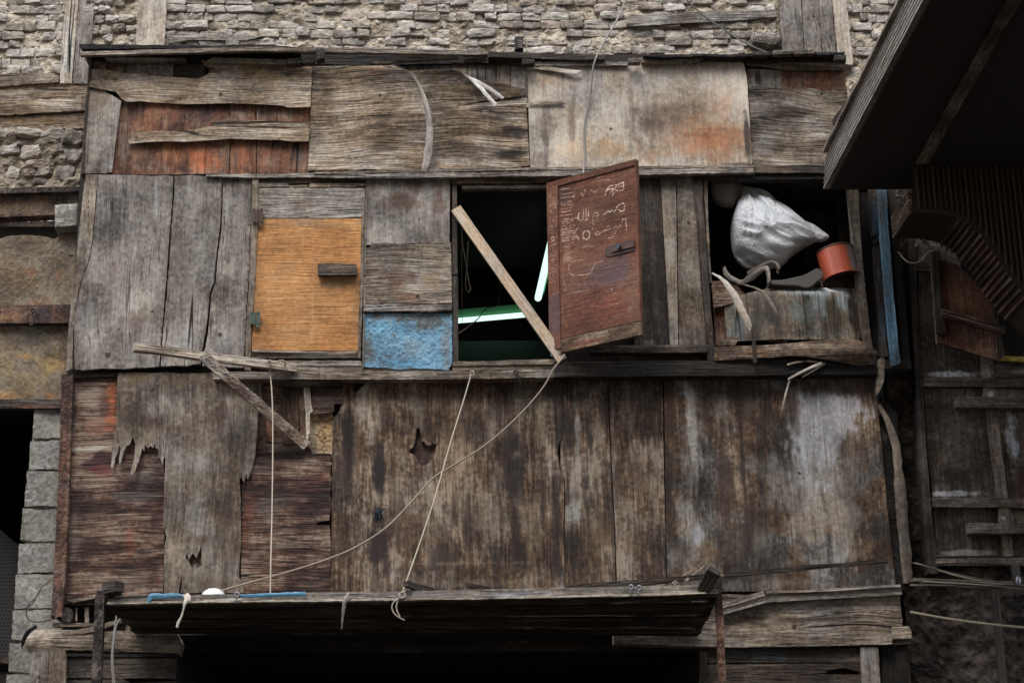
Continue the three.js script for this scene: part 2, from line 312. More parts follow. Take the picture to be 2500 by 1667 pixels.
function lump(w, h, d, seed, seg = 3, round = 0.55, noise = 0.16) { // a worn block: a box pulled towards a round shape and dented
  const g0 = new THREE.BoxGeometry(1, 1, 1, seg + 2, seg, 2); g0.deleteAttribute('normal'); g0.deleteAttribute('uv'); const g = mergeVertices(g0, 1e-4), p = g.attributes.position;
  for (let i = 0; i < p.count; i++) {
    const v = V3(p.getX(i), p.getY(i), p.getZ(i)), m = Math.max(Math.abs(v.x), Math.abs(v.y), Math.abs(v.z)), sph = v.clone().normalize().multiplyScalar(0.56);
    v.lerp(sph, round * (0.6 + 0.4 * m * 2) * 0.6);
    const k = 1 + (fb(v.x * 2.3 + seed, v.y * 2.3 + v.z * 1.7 + seed * 2, 3) - 0.5) * 2 * noise + (vn(v.x * 9 + seed, v.y * 9 + v.z * 7) - 0.5) * noise * 0.7; v.multiplyScalar(k);
    p.setXYZ(i, v.x * w, v.y * h, v.z * d);
  }
  g.computeVertexNormals(); const n = g.attributes.normal, uv = [];
  for (let i = 0; i < p.count; i++) uv.push(p.getX(i) + p.getZ(i) * 0.6 * Math.sign(n.getX(i)) + seed, p.getY(i) + p.getZ(i) * 0.6 * Math.sign(n.getY(i)) + seed * 0.7);
  g.setAttribute('uv', new THREE.Float32BufferAttribute(uv, 2)); return g;
}
function tileTex(pal, kind, size, seed, o = {}) { // a repeating-free-enough patch, one metre wide, for stones and render
  const c = new Uint8Array(size * size * 4), b = new Uint8Array(size * size * 4), [D, M, L] = PAL[pal];
  for (let j = 0; j < size; j++) for (let i = 0; i < size; i++) {
    const x = i / size * 4, y = j / size * 4, wx = Math.abs(x - 2) > 1.9 ? 1 : 1;
    const a = fb(x * 3 + seed, y * 3, 4), f = fb(x * 22 + seed, y * 22, 4), e = vn(x * 110, y * 110 + seed), pit = sst(0.2, 0.12, fb(x * 30 + seed * 3, y * 30, 2)) ;
    const t = clamp(0.5 + (a - 0.5) * 1.5 + (f - 0.5) * 1.5 + (e - 0.5) * 0.3 - pit * 0.6, 0, 1), q = t < 0.5 ? t * 2 : t * 2 - 1, A = t < 0.5 ? D : M, Z = t < 0.5 ? M : L, k = (j * size + i) * 4;
    for (let ch = 0; ch < 3; ch++) c[k + ch] = A[ch] + (Z[ch] - A[ch]) * q; c[k + 3] = 255;
    const h = clamp(0.55 + (f - 0.5) * 1.5 + (e - 0.5) * 0.3 - pit * 0.5, 0, 1) * 255; b[k] = b[k + 1] = b[k + 2] = h; b[k + 3] = 255;
  }
  const mk1 = (d, srgb) => { const t = new THREE.DataTexture(d, size, size); t.wrapS = t.wrapT = THREE.MirroredRepeatWrapping; t.magFilter = THREE.LinearFilter; if (srgb) t.colorSpace = THREE.SRGBColorSpace; t.needsUpdate = true; return t; };
  return { map: mk1(c, true), bump: mk1(b, false) };
}

// ---------------------------------------------------------------- the setting: ground, an unseen house added to dim the lower front
const texMud = tileTex('mud', 'mud', 768, 3.1), texMortar = tileTex('mortar', 'mud', 768, 8.7), texCement = tileTex('block', 'mud', 512, 5.5), texSoot = tileTex('soot', 'mud', 512, 2.2);
const tm = (t, tint, bs = 0.012, rough = 0.97) => new THREE.MeshStandardMaterial({ map: t.map, bumpMap: t.bump, bumpScale: bs, roughness: rough, color: tint });
const mudMats = ['#ffffff', '#f3efea', '#f6ece8', '#e9e6e2', '#dcd8d8'].map(c => tm(texMud, new THREE.Color(c)));
const mortarMat = tm(texMortar, new THREE.Color('#ffffff'), 0.02), blockMat = tm(texCement, new THREE.Color('#ffffff')), sootMat = tm(texSoot, new THREE.Color('#ffffff'), 0.02);
const plain = (c, r = 0.9, m = 0) => new THREE.MeshStandardMaterial({ color: c, roughness: r, metalness: m });
const M = {
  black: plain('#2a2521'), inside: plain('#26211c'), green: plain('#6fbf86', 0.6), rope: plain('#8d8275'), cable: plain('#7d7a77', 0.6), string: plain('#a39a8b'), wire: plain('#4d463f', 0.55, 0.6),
  stoneDark: tm(texMud, new THREE.Color('#6d6a68')), stone: tm(texMud, new THREE.Color('#a8a29b')), white: tm(texCement, new THREE.Color('#ffffff'), 0.006), hinge: plain('#4b3a34', 0.6, 0.3), hingeGreen: plain('#4a574f', 0.6, 0.2), tapeBlue: plain('#2f7fb0', 0.45), tapeGrey: plain('#77777b', 0.6), wool: plain('#1d2733', 1),
  ground: tm(texCement, new THREE.Color('#4a4640'), 0.02), opp: tm(texMortar, new THREE.Color('#b9b0a4'), 0.02),
};
const uvm = (g, k = 0.25) => { const p = g.attributes.position, n = g.attributes.normal, uv = []; for (let i = 0; i < p.count; i++) { const ax = Math.abs(n.getX(i)), ay = Math.abs(n.getY(i)); uv.push((ax > 0.7 ? p.getZ(i) : p.getX(i)) * k, (ay > 0.7 ? p.getZ(i) : p.getY(i)) * k); } g.setAttribute('uv', new THREE.Float32BufferAttribute(uv, 2)); return g; };
const bx = (x0, y0, z0, x1, y1, z1) => { const g = new THREE.BoxGeometry(x1 - x0, y1 - y0, z1 - z0); g.translate((x0 + x1) / 2, (y0 + y1) / 2, (z0 + z1) / 2); return uvm(g); };
{
  const g = new THREE.PlaneGeometry(240, 240, 60, 60); g.rotateX(-Math.PI / 2); const ground = mk(scene, 'ground', uvm(g), M.ground); struct(ground);
  const o = thing('unseen_shade_house', 'tall unseen house with shuttered windows, added across the alley to shade the lower front', 'house');  // added out of view, blocks sky light from the lower shack front
  mk(o, 'wall', bx(-14, 0, 12.2, 12, 14.5, 15), M.opp); mk(o, 'roof', bx(-14.2, 14.5, 11.9, 12.2, 14.8, 15.2), M.stoneDark);
  for (let k = 0; k < 7; k++) for (let f = 0; f < 3; f++) mk(o, 'window_shutter', bx(-12 + k * 3.4, 2 + f * 3.8, 12.14, -10.8 + k * 3.4, 4 + f * 3.8, 12.22), M.inside);
  rebase(o);
}

// ---------------------------------------------------------------- mud-brick wall above and beside the shack
const ZW = -0.34;
const bricks = []; // geometry variants, one unit each
for (let k = 0; k < 14; k++) bricks.push(lump(1, 1, 1, k * 3.7 + 1, 7, 0.42, 0.17));
for (const g of bricks) { const p = g.attributes.position, uv = g.attributes.uv, s = rr(0, 3); for (let i = 0; i < p.count; i++) uv.setXY(i, s + p.getX(i) * 0.035 + p.getZ(i) * 0.02, s * 1.7 + p.getY(i) * 0.016 + p.getZ(i) * 0.01); }
const stones = []; for (let k = 0; k < 8; k++) { const g = lump(1, 1, 1, k * 5.3 + 60, 7, 0.9, 0.24), p = g.attributes.position, uv = g.attributes.uv; for (let i = 0; i < p.count; i++) uv.setXY(i, k + p.getX(i) * 0.03 + p.getZ(i) * 0.02, k * 1.7 + p.getY(i) * 0.025); stones.push(g); }
{
  const w = thing('mud_brick_wall', 'eroded grey mud brick wall laced with old timbers above the shack roof', 'wall');
  // mortar bed: one lumpy sheet with thickness
  const a = P(-60, -40, ZW), b = P(2420, 330, ZW), gw = b.x - a.x, gh = a.y - b.y;
  const g = new THREE.PlaneGeometry(gw, gh, Math.round(gw / 0.016), Math.round(gh / 0.016)), p = g.attributes.position, uv = g.attributes.uv;
  for (let i = 0; i < p.count; i++) { const x = p.getX(i), y = p.getY(i); p.setZ(i, (fb(x * 7, y * 9, 3) - 0.5) * 0.045 + (fb(x * 34, y * 38, 3) - 0.5) * 0.03); uv.setXY(i, x * 0.25, y * 0.25); }
  g.translate((a.x + b.x) / 2, (a.y + b.y) / 2, ZW + 0.008); g.computeVertexNormals(); mk(w, 'mortar', g, mortarMat);
  mk(w, 'wall_core', bx(a.x - 1.5, P(1000, 250, 0).y, ZW - 0.5, b.x + 0.2, a.y + 2.2, ZW - 0.08), mortarMat);
  let n = 0;
  const rest = [];
  const lay = (x0, x1, yTop, yBot, pitch, lmin, lmax, skip, tilt = 0, st = false) => {
    const A = P(x0, yTop, ZW), B = P(x1, yBot, ZW); let row = 0;
    for (let y = A.y; y > B.y; y -= pitch, row++) {
      let x = A.x - rr(0, 0.05);
      while (x < B.x - 0.02) {
        let L = rr(lmin, lmax); if (rnd() < 0.22) L *= 0.55; if (x + L > B.x + 0.03) L = B.x - x; if (L < 0.035) { x += 0.04; continue; }
        if (rnd() > skip) {
          const m = new THREE.Mesh((st ? stones : bricks)[Math.floor(rnd() * (st ? 8 : 14))], mudMats[Math.floor(rnd() * rnd() * 5)]);
          m.name = st ? 'stone' : 'brick'; const hh = pitch * rr(0.9, 1.14), wob = (fb(x * 1.1, row * 0.7, 2) - 0.5) * 0.03;
          m.scale.set(L - rr(-0.012, 0.004), hh, st ? 0.1 : 0.075); m.position.set(x + L / 2, y - pitch / 2 + wob + tilt * (x - A.x) + rr(-0.004, 0.004), ZW - 0.02 + rr(-0.012, 0.016)); m.rotation.set(rr(-0.12, 0.12), rr(-0.08, 0.08), rr(-0.06, 0.06)); m.castShadow = m.receiveShadow = true;
          if (n++ < 300) w.add(m); else rest.push(m);
        }
        x += L;
      }
    }
  };
  lay(405, 1900, -6, 150, 0.0645, 0.11, 0.2, 0.08);
  lay(-10, 160, -5, 180, 0.066, 0.085, 0.15, 0.12);
  lay(225, 337, -4, 115, 0.068, 0.07, 0.13, 0.3, 0, true);
  lay(2062, 2215, -5, 175, 0.067, 0.07, 0.16, 0.04);
  const A = P(-10, -5, ZW).y;
  lay(-60, -12, -5, 180, 0.066, 0.085, 0.15, 0.1); lay(300, 1900, -40, -8, 0.066, 0.1, 0.19, 0.1); lay(2215, 2300, -5, 175, 0.067, 0.07, 0.16, 0.04);
  if (rest.length) { const gs = rest.map(m => { m.updateMatrix(); return m.geometry.clone().applyMatrix4(m.matrix); }); const m = mk(w, 'brick_remainder', mergeGeometries(gs), mudMats[0]); m.userData.kind = 'stuff'; }
  // timbers
  const tz = ZW + 0.045, T = { t: 0.1, jag: 0.004, kc: 1.3, warp: 0.006 };
  board(w, 'timber_post', tz, [161, -30, 191, -30, 190, 20, 174, 203, 146, 202], { ...T, pal: 'light', st: [[168, 120, 14, 90, [176, 178, 180], 0.5]] });
  board(w, 'timber_post', tz - 0.01, [193, -30, 235, -30, 222, 110, 213, 204, 177, 203, 192, 0], { ...T, pal: 'grey' });
  board(w, 'timber_post', tz, [339, -30, 409, -30, 401, 112, 331, 112], { ...T, pal: 'light' });
  board(w, 'timber_post', tz, [1899, -30, 1955, -30, 1962, 126, 1909, 126], { ...T, pal: 'grey' });
  board(w, 'timber_post', tz - 0.008, [1956, -30, 1996, -30, 2007, 128, 1964, 128], { ...T, pal: 'grey', knots: [[1985, 40, 5]] });
  board(w, 'timber_post', tz, [1997, -30, 2029, -30, 2041, 132, 2009, 130], { ...T, pal: 'grey' });
  board(w, 'timber_post', tz + 0.012, [2031, -30, 2063, -30, 2083, 158, 2047, 156], { ...T, pal: 'light', kb: 0.3 });
  board(w, 'timber_beam', tz - 0.01, [405, 82, 560, 84, 640, 88, 600, 98, 470, 96, 410, 106], { ...T, h: 1, pal: 'grey' });
  board(w, 'timber_beam', tz, [1530, 39, 1700, 29, 1894, 22, 1897, 39, 1810, 49, 1690, 55, 1530, 64], { ...T, h: 1, pal: 'grey', kc: 1.6 });
  board(w, 'timber_beam', tz + 0.01, [-40, 181, 60, 178, 130, 178, 145, 186, 142, 199, 60, 205, -40, 214], { ...T, h: 1, pal: 'greyb', kc: 1.6, jag: 0.006 });
  board(w, 'timber_beam', tz + 0.02, [-40, 224, 90, 214, 216, 209, 210, 238, 90, 243, -40, 249], { ...T, h: 1, pal: 'tan', kc: 1.6, jag: 0.006 });
  board(w, 'timber_beam', tz + 0.03, [-40, 250, 100, 243, 210, 240, 208, 269, 90, 276, -40, 284], { ...T, h: 1, pal: 'tan', kc: 1.6, jag: 0.007, st: [[60, 270, 90, 12, [70, 50, 30], 0.6]] });
  board(w, 'timber_beam', tz + 0.012, [-40, 287, 100, 281, 207, 275, 206, 312, 100, 316, -40, 320], { ...T, h: 1, pal: 'tan', kc: 1.4, jag: 0.006, st: [[90, 296, 120, 14, [104, 72, 36], 0.6]] });
  const big = mk(w, 'stone', lump(0.2, 0.105, 0.12, 71, 6, 0.6, 0.16), mudMats[3]); big.position.copy(P(1868, 103, ZW + 0.04)); big.rotation.z = -0.15;
  rebase(w);
}
// rubble below the timbers, left of the shack
{
  const w = thing('rubble_wall', 'rough rubble stones in grey mortar under the old timber beams', 'wall');
  const a = P(-60, 312, ZW), b = P(214, 474, ZW), gw = b.x - a.x, gh = a.y - b.y, g = new THREE.PlaneGeometry(gw, gh, 50, 34), p = g.attributes.position, uv = g.attributes.uv;
  for (let i = 0; i < p.count; i++) { const x = p.getX(i), y = p.getY(i); p.setZ(i, (fb(x * 9, y * 9, 3) - 0.5) * 0.08 + (fb(x * 40, y * 40, 2) - 0.5) * 0.025); uv.setXY(i, x * 0.25, y * 0.25); }
  g.translate((a.x + b.x) / 2, (a.y + b.y) / 2, ZW + 0.05); g.computeVertexNormals(); mk(w, 'mortar', g, tm(texMud, new THREE.Color('#cfc8bd'), 0.02));
  const put = (px, py, w1, h1, k, z = 0.03, mt = 1) => { const m = new THREE.Mesh(stones[k % 8], mudMats[mt]); m.name = 'stone'; const q = MPP(ZW); m.scale.set(w1 * q, h1 * q, Math.min(w1, h1) * q * 0.9); m.position.copy(P(px, py, ZW + z)); m.rotation.set(rr(-0.3, 0.3), rr(-0.3, 0.3), rr(-0.2, 0.2)); m.castShadow = m.receiveShadow = true; w.add(m); };
  const L = [[20, 330, 60, 26], [75, 326, 66, 24], [130, 332, 60, 30], [178, 340, 50, 44], [24, 368, 48, 26], [78, 374, 58, 34], [128, 382, 40, 26], [152, 362, 34, 28], [182, 384, 44, 46], [14, 398, 40, 20], [88, 402, 50, 24], [150, 396, 40, 22], [6, 424, 26, 24], [36, 426, 38, 32], [73, 426, 34, 28], [108, 424, 38, 28], [166, 430, 46, 48], [193, 440, 26, 30], [60, 448, 60, 24], [118, 448, 72, 28], [10, 450, 34, 18], [195, 462, 24, 18], [-20, 350, 50, 40], [-24, 410, 46, 40]];
  L.forEach((s, k) => put(s[0], s[1], s[2] * 1.02, s[3] * 1.05, k, rr(0.0, 0.05), k % 7 === 2 ? 4 : k % 4));
  rebase(w);
}
// ---------------------------------------------------------------- left house front: steel lintel, cement panels, block pier and dark doorway
{
  const s = thing('steel_lintel', 'brown painted steel beam bridging the opening beside the shack', 'beam');
  const z = -0.12;
  board(s, 'top_flange', z + 0.03, [-60, 461, 165, 455, 205, 456, 200, 464, 165, 468, -60, 473], { pal: 'dark', kind: 'rust', t: 0.12, jag: 0.001, warp: 0 });
  board(s, 'web', z - 0.02, [-60, 473, 165, 467, 205, 464, 200, 500, 150, 522, -60, 530], { pal: 'iron', kind: 'rust', kf: 0.3, kb: 0.3, t: 0.02, jag: 0.001, warp: 0, kc: 0 });
  board(s, 'bottom_flange', z + 0.025, [-60, 526, 150, 518, 150, 524, -60, 532], { pal: 'rust', kind: 'rust', t: 0.1, jag: 0.001, warp: 0 });
  board(s, 'inner_beam', z - 0.3, [-60, 545, 160, 538, 160, 562, -60, 566], { pal: 'iron', kind: 'rust', t: 0.06, jag: 0.001, warp: 0 });
  rebase(s);
  const k = mk(scene, 'stone_block', lump(0.155, 0.17, 0.16, 44, 8, 0.2, 0.05), M.white); k.position.copy(P(168, 538, -0.1)); k.rotation.z = 0.06; tag(k, 'pale chipped stone block wedged beside the planks under the steel beam', 'stone block');
  const c = thing('cement_front', 'stained brown cement panels with a rusty steel strap above the dark doorway', 'wall');
  const R = [160, 92, 40], O = { pal: 'cement', kind: 'mud', t: 0.08, jag: 0.005, warp: 0.006, wf: 4, kb: 0.6, kf: 0.7, mat: 'flat', kc: 1.6 };
  board(c, 'cement_panel', -0.1, [-60, 586, -10, 586, 20, 576, 60, 573, 110, 577, 134, 584, 145, 574, 160, 568, 195, 566, 180, 700, 172, 750, -60, 750], { ...O, st: [[70, 662, 34, 12, [146, 84, 50], 0.6], [140, 670, 14, 26, [150, 86, 50], 0.6], [110, 738, 40, 20, [156, 96, 58], 0.5], [40, 600, 70, 30, [84, 68, 50], 0.6]] });
  const band1 = board(c, 'steel_strap', -0.05, [-60, 747, 171, 743, 166, 788, -60, 789], { pal: 'rust', kind: 'rust', t: 0.03, jag: 0.001, warp: 0, mat: 'flat', st: [[30, 775, 50, 14, [130, 86, 44], 0.7], [110, 768, 20, 22, [78, 58, 72], 0.7], [10, 752, 40, 7, [120, 84, 70], 0.6], [150, 770, 24, 18, [112, 56, 44], 0.6]] });
  board(c, 'cement_panel', -0.1, [-60, 796, 168, 796, 162, 910, 148, 976, -60, 976], { ...O, st: [[66, 870, 26, 10, [168, 112, 44], 0.6], [120, 892, 40, 30, [172, 132, 62], 0.6], [20, 964, 40, 12, [178, 118, 60], 0.75], [128, 966, 24, 12, [178, 110, 58], 0.75], [70, 930, 90, 40, [140, 116, 68], 0.5], [60, 820, 90, 26, [82, 72, 62], 0.6]] });
  board(c, 'timber_strip', -0.06, [-60, 975, 146, 975, 146, 996, -60, 997], { h: 1, pal: 'dark', t: 0.06, st: [[105, 992, 60, 5, [130, 54, 30], 0.8]] });
  mk(c, 'backing', bx(P(-90, 700, -0.3).x, P(0, 1000, -0.25).y, -0.42, P(200, 700, -0.25).x, P(0, 560, -0.25).y, -0.2), M.black);
  rebase(c);
  const hook = thing('hook', 'small bent iron hook on the rusty steel strap', 'hook');
  cord(hook, 'stem', [[80, 752, -0.04], [86, 750, -0.015], [88, 760, -0.01], [84, 776, -0.01], [83, 790, -0.02], [72, 793, -0.03]], 0.005, M.wire); cord(hook, 'ring', [[76, 760, -0.03], [80, 752, -0.02], [86, 757, -0.02], [78, 764, -0.03]], 0.006, M.wire, 20); rebase(hook);
  // pier of concrete blocks
  const pr = thing('block_pier', 'grey concrete block pier beside the dark doorway', 'pier');
  const ys = [[998, 1070, 84, 80], [1076, 1146, 75, 70], [1151, 1236, 66, 60], [1242, 1320, 56, 50], [1327, 1398, 47, 43], [1403, 1484, 39, 34], [1489, 1562, 32, 29], [1569, 1641, 23, 20], [1647, 1720, 16, 12], [1725, 1800, 10, 6]];
  ys.forEach(([a, b, x0, x1], i) => board(pr, 'block', -0.08 + rr(-0.012, 0.012), [x0, a + rr(-2, 3), 100, a + rr(-2, 3), 152, a + rr(-3, 3), 152, b + rr(-3, 2), 90, b + rr(-3, 2), x1, b + rr(-2, 2)], { pal: 'block', kind: 'mud', kb: 0.4, kf: 0.6, t: 0.2, jag: 0.006, warp: 0.006, kc: 0.6, mat: 'flat', lines: i === 5 ? [{ p: [73, 1432, 92, 1445], w: 2.2, col: [200, 196, 186], a: 1 }, { p: [98, 1455, 120, 1470], w: 2.2, col: [200, 196, 186], a: 1 }, { p: [64, 1456, 67, 1462, 70, 1466], w: 3, col: [196, 192, 182], a: 1 }] : undefined }));
  mk(pr, 'mortar', bx(P(86, 1100, -0.2).x, 0, -0.3, P(156, 1100, -0.2).x, P(100, 1000, -0.1).y, -0.105), blockMat);
  rebase(pr);
  const room = thing('doorway_room', 'unlit room behind the doorway beside the block pier', 'room');
  const xl = P(-260, 1300, 0).x, xr = P(110, 1300, 0).x, yt = P(50, 960, -0.2).y;
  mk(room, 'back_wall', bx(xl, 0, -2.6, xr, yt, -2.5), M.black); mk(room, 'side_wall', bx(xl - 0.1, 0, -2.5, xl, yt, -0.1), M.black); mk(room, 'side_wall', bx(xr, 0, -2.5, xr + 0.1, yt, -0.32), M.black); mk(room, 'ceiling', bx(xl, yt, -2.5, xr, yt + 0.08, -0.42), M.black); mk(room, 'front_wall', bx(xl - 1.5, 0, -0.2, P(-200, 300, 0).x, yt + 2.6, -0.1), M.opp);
  rebase(room);
  // perforated screen in the doorway
  const sc = thing('perforated_screen', 'dark perforated metal screen standing inside the doorway', 'screen');
  { const q0 = P(-70, 1285, -0.8), q1 = P(58, 1640, -0.8), c = document.createElement('canvas'); c.width = 256; c.height = 512; const x = c.getContext('2d'); x.fillStyle = '#3a3a3d'; x.fillRect(0, 0, 256, 512); x.fillStyle = '#111111'; for (let j = 0; j < 64; j++) for (let i = 0; i < 32; i++) { x.beginPath(); x.arc(i * 8 + (j % 2) * 4 + 2, j * 8 + 4, 2.6, 0, 7); x.fill(); }
    const t = new THREE.CanvasTexture(c); t.colorSpace = THREE.SRGBColorSpace; t.wrapS = t.wrapT = THREE.RepeatWrapping;
    const sh = new THREE.Shape(); sh.moveTo(q0.x, q0.y + 0.06); sh.lineTo(P(0, 1292, -0.8).x, P(0, 1292, -0.8).y); sh.lineTo(P(62, 1345, -0.8).x, P(62, 1345, -0.8).y); sh.lineTo(q1.x, q1.y); sh.lineTo(q0.x, q1.y);
    const g = new THREE.ExtrudeGeometry(sh, { depth: 0.03, bevelEnabled: false }); g.translate(0, 0, -0.83); const uv = g.attributes.uv; for (let i = 0; i < uv.count; i++) uv.setXY(i, uv.getX(i) * 1.3, uv.getY(i) * 0.65); mk(sc, 'mesh_panel', g, new THREE.MeshStandardMaterial({ map: t, roughness: 0.6 }));
    bar(sc, 'bottom_rail', P(-70, 1615, -0.78), P(40, 1612, -0.78), 0.04, 0.04, { pal: 'dark', kind: 'mud' }); mk(sc, 'stand', bx(q0.x, 0, -0.84, q1.x - 0.02, P(0, 1640, -0.8).y + 0.02, -0.8), plain('#2a2723')); }
  rebase(sc);
}

// ---------------------------------------------------------------- the wooden shack front
const shack = thing('wooden_shack', 'ramshackle wooden shack front patched from weathered planks and peeling plywood', 'shack');
{
  const S = shack, dk = [34, 26, 24], gy = [150, 144, 138], or = [168, 92, 46], wn = [62, 34, 32];
  // carcass behind the boards, so that gaps show darkness and the walls have depth
  const back = (a, b, c, d, z = -0.05) => { const p = P(a, b, z), q = P(c, d, z); mk(S, 'backing_board', bx(p.x, q.y, z - 0.05, q.x, p.y, z), M.black); };
  back(226, 135, 2062, 424, 0.0); back(196, 424, 1104, 905, -0.02); back(1560, 424, 1742, 905, -0.02); back(1104, 424, 1560, 456, -0.02); back(1104, 884, 1560, 905, -0.02); back(178, 905, 2150, 1470, -0.04); back(120, 1440, 480, 1560, -0.09);
  // ---- upper row
  board(S, 'corner_trim', 0.07, [219, 112, 226, 118, 222, 160, 207, 330, 203, 424, 197, 424, 203, 320, 214, 200], { pal: 'dark', t: 0.1, jag: 0.001 });
  board(S, 'plank', 0.035, [226, 145, 312, 149, 310, 182, 222, 170], { pal: 'brown', t: 0.02 });
  board(S, 'plank', 0.034, [313, 149, 424, 155, 421, 192, 309, 181], { pal: 'grey', kind: 'mud', t: 0.02, kb: 0.3 });
  board(S, 'plank', 0.03, [424, 154, 500, 158, 500, 200, 420, 192], { pal: 'dark', h: 1, t: 0.02 });
  board(S, 'plywood_panel', 0.03, [290, 236, 560, 240, 560, 424, 270, 426], { pal: 'red', kb: 1.1, st: [[370, 270, 30, 46, [164, 100, 66], 0.85], [440, 280, 24, 40, [140, 76, 52], 0.8], [490, 275, 34, 46, [76, 48, 52], 0.85], [535, 290, 26, 50, [112, 62, 46], 0.7], [345, 370, 30, 40, [156, 104, 70], 0.7], [420, 380, 40, 44, [176, 104, 58], 0.8], [500, 385, 44, 40, [186, 88, 42], 0.9], [445, 410, 26, 22, [62, 40, 42], 0.9], [300, 380, 18, 70, [120, 106, 94], 0.8], [320, 280, 18, 40, [110, 70, 58], 0.7], [405, 320, 12, 60, [170, 124, 88], 0.5]], wob: 0.02 });
  board(S, 'plywood_panel', 0.03, [562, 240, 623, 242, 626, 423, 562, 424], { pal: 'red', st: [[590, 280, 30, 20, [136, 116, 100], 0.8], [590, 380, 26, 50, [164, 86, 48], 0.85], [575, 400, 8, 40, [96, 70, 56], 0.8], [610, 350, 14, 20, [120, 70, 50], 0.6]] });
  board(S, 'plywood_panel', 0.03, [626, 242, 757, 246, 752, 421, 628, 423], { pal: 'red', st: [[690, 280, 60, 22, [138, 116, 100], 0.8], [660, 370, 34, 22, [140, 72, 54], 0.85], [660, 400, 30, 26, [140, 106, 84], 0.7], [730, 370, 24, 30, [92, 76, 72], 0.85], [720, 405, 30, 18, [126, 96, 76], 0.7], [640, 410, 12, 30, [150, 90, 60], 0.6]] });
  board(S, 'plank', 0.05, [219, 213, 256, 222, 296, 246, 284, 330, 273, 419, 262, 422, 240, 423, 203, 423, 207, 330], { pal: 'grey', kb: 0.9, st: [[245, 250, 40, 40, [112, 90, 70], 0.7], [265, 400, 20, 30, [150, 148, 146], 0.5], [232, 330, 18, 90, [150, 140, 128], 0.4]] });
  board(S, 'veneer_sheet', 0.062, [222, 167, 260, 170, 310, 179, 360, 183, 399, 188, 450, 190, 486, 192, 508, 180, 512, 168, 498, 158, 491, 147, 520, 151, 566, 153, 640, 156, 700, 159, 762, 162, 760, 215, 758, 262, 720, 263, 701, 262, 690, 258, 640, 256, 560, 252, 500, 254, 441, 253, 400, 250, 343, 247, 322, 249, 308, 248, 296, 240, 282, 224, 250, 219, 219, 213], { h: 1, pal: 'tan', t: 0.006, warp: 0.012, wf: 5, cell: 0.03, wob: 0.09, st: [[300, 235, 18, 16, [96, 76, 56], 0.8], [420, 200, 90, 16, [106, 90, 72], 0.6], [640, 185, 80, 20, [132, 104, 62], 0.6], [380, 232, 60, 12, [148, 138, 122], 0.6], [500, 170, 30, 12, [66, 50, 36], 0.9], [560, 230, 50, 14, [150, 136, 114], 0.6], [700, 235, 50, 20, [140, 122, 96], 0.5], [250, 200, 28, 20, [110, 90, 66], 0.6]], knots: [[539, 232, 6], [440, 241, 4]] });
  board(S, 'veneer_strip', 0.055, [313, 328, 327, 328, 328, 319, 360, 321, 399, 320, 440, 321, 465, 319, 490, 314, 506, 310, 540, 309, 620, 310, 757, 312, 753, 347, 710, 348, 690, 344, 640, 342, 566, 340, 530, 343, 500, 345, 450, 348, 399, 347, 350, 349, 326, 351, 318, 352, 313, 345], { h: 1, pal: 'tan', t: 0.006, warp: 0.01, wf: 6, cell: 0.025, fn: (u, v) => 0.014 * (1 - v), st: [[500, 335, 120, 10, [112, 94, 74], 0.6], [690, 325, 60, 12, [150, 138, 118], 0.6]] });
  board(S, 'veneer_strip', 0.066, [512, 300, 520, 296, 536, 294, 551, 290, 600, 292, 700, 297, 756, 299, 754, 311, 690, 309, 620, 308, 560, 307, 520, 306], { h: 1, pal: 'tan', t: 0.005, warp: 0.006, wf: 7, cell: 0.025, st: [[560, 300, 60, 8, [96, 76, 54], 0.6]] });
  // centre-left sheet and the peeling one beside it
  board(S, 'plank', 0.02, [955, 150, 1060, 150, 1058, 262, 952, 262], { pal: 'grey' });
  [[1058, 1100], [1101, 1142], [1143, 1185], [1186, 1212], [1213, 1246], [1247, 1298]].forEach(([a, b], i) => board(S, 'plank', 0.022 + 0.003 * (i % 2), [a, 151, b - 1, 151, b - 1, 272, a, 272], { pal: i % 3 === 1 ? 'greyb' : 'grey', kb: 0.9, kc: 1.5, t: 0.02 }));
  board(S, 'plank', 0.034, [1100, 262, 1180, 250, 1286, 238, 1290, 262, 1200, 272, 1100, 272], { pal: 'light', h: 1, t: 0.012 });
  const ed = [762, 161, 860, 160, 930, 159, 958, 158, 978, 163, 998, 176, 1014, 191, 1026, 210, 1036, 240, 1042, 270, 1045, 300, 1046, 330, 1043, 360, 1036, 413, 960, 415, 890, 412, 870, 414, 820, 414, 752, 416, 757, 300];
  board(S, 'plywood_panel', 0.055, ed, { h: 1, pal: 'tan', t: 0.008, warp: 0.009, wf: 6, cell: 0.03, wob: 0.11, kf: 1, km: 1.1, kc: 1.4, st: [[860, 190, 70, 22, [96, 68, 42], 0.6], [920, 185, 26, 24, [140, 90, 56], 0.7], [900, 205, 28, 26, [160, 144, 122], 0.6], [790, 190, 26, 20, [116, 88, 52], 0.6], [790, 235, 26, 34, [86, 66, 48], 0.5], [950, 210, 40, 40, [92, 72, 58], 0.6], [920, 300, 40, 16, [78, 60, 50], 0.7], [850, 230, 60, 24, [148, 128, 104], 0.5], [930, 360, 50, 22, [64, 46, 36], 0.75], [800, 360, 50, 40, [146, 132, 112], 0.5], [860, 405, 90, 10, [170, 162, 150], 0.7], [1000, 330, 40, 70, [128, 114, 98], 0.5], [800, 300, 50, 20, [108, 90, 78], 0.5]], knots: [[928, 232, 5]] });
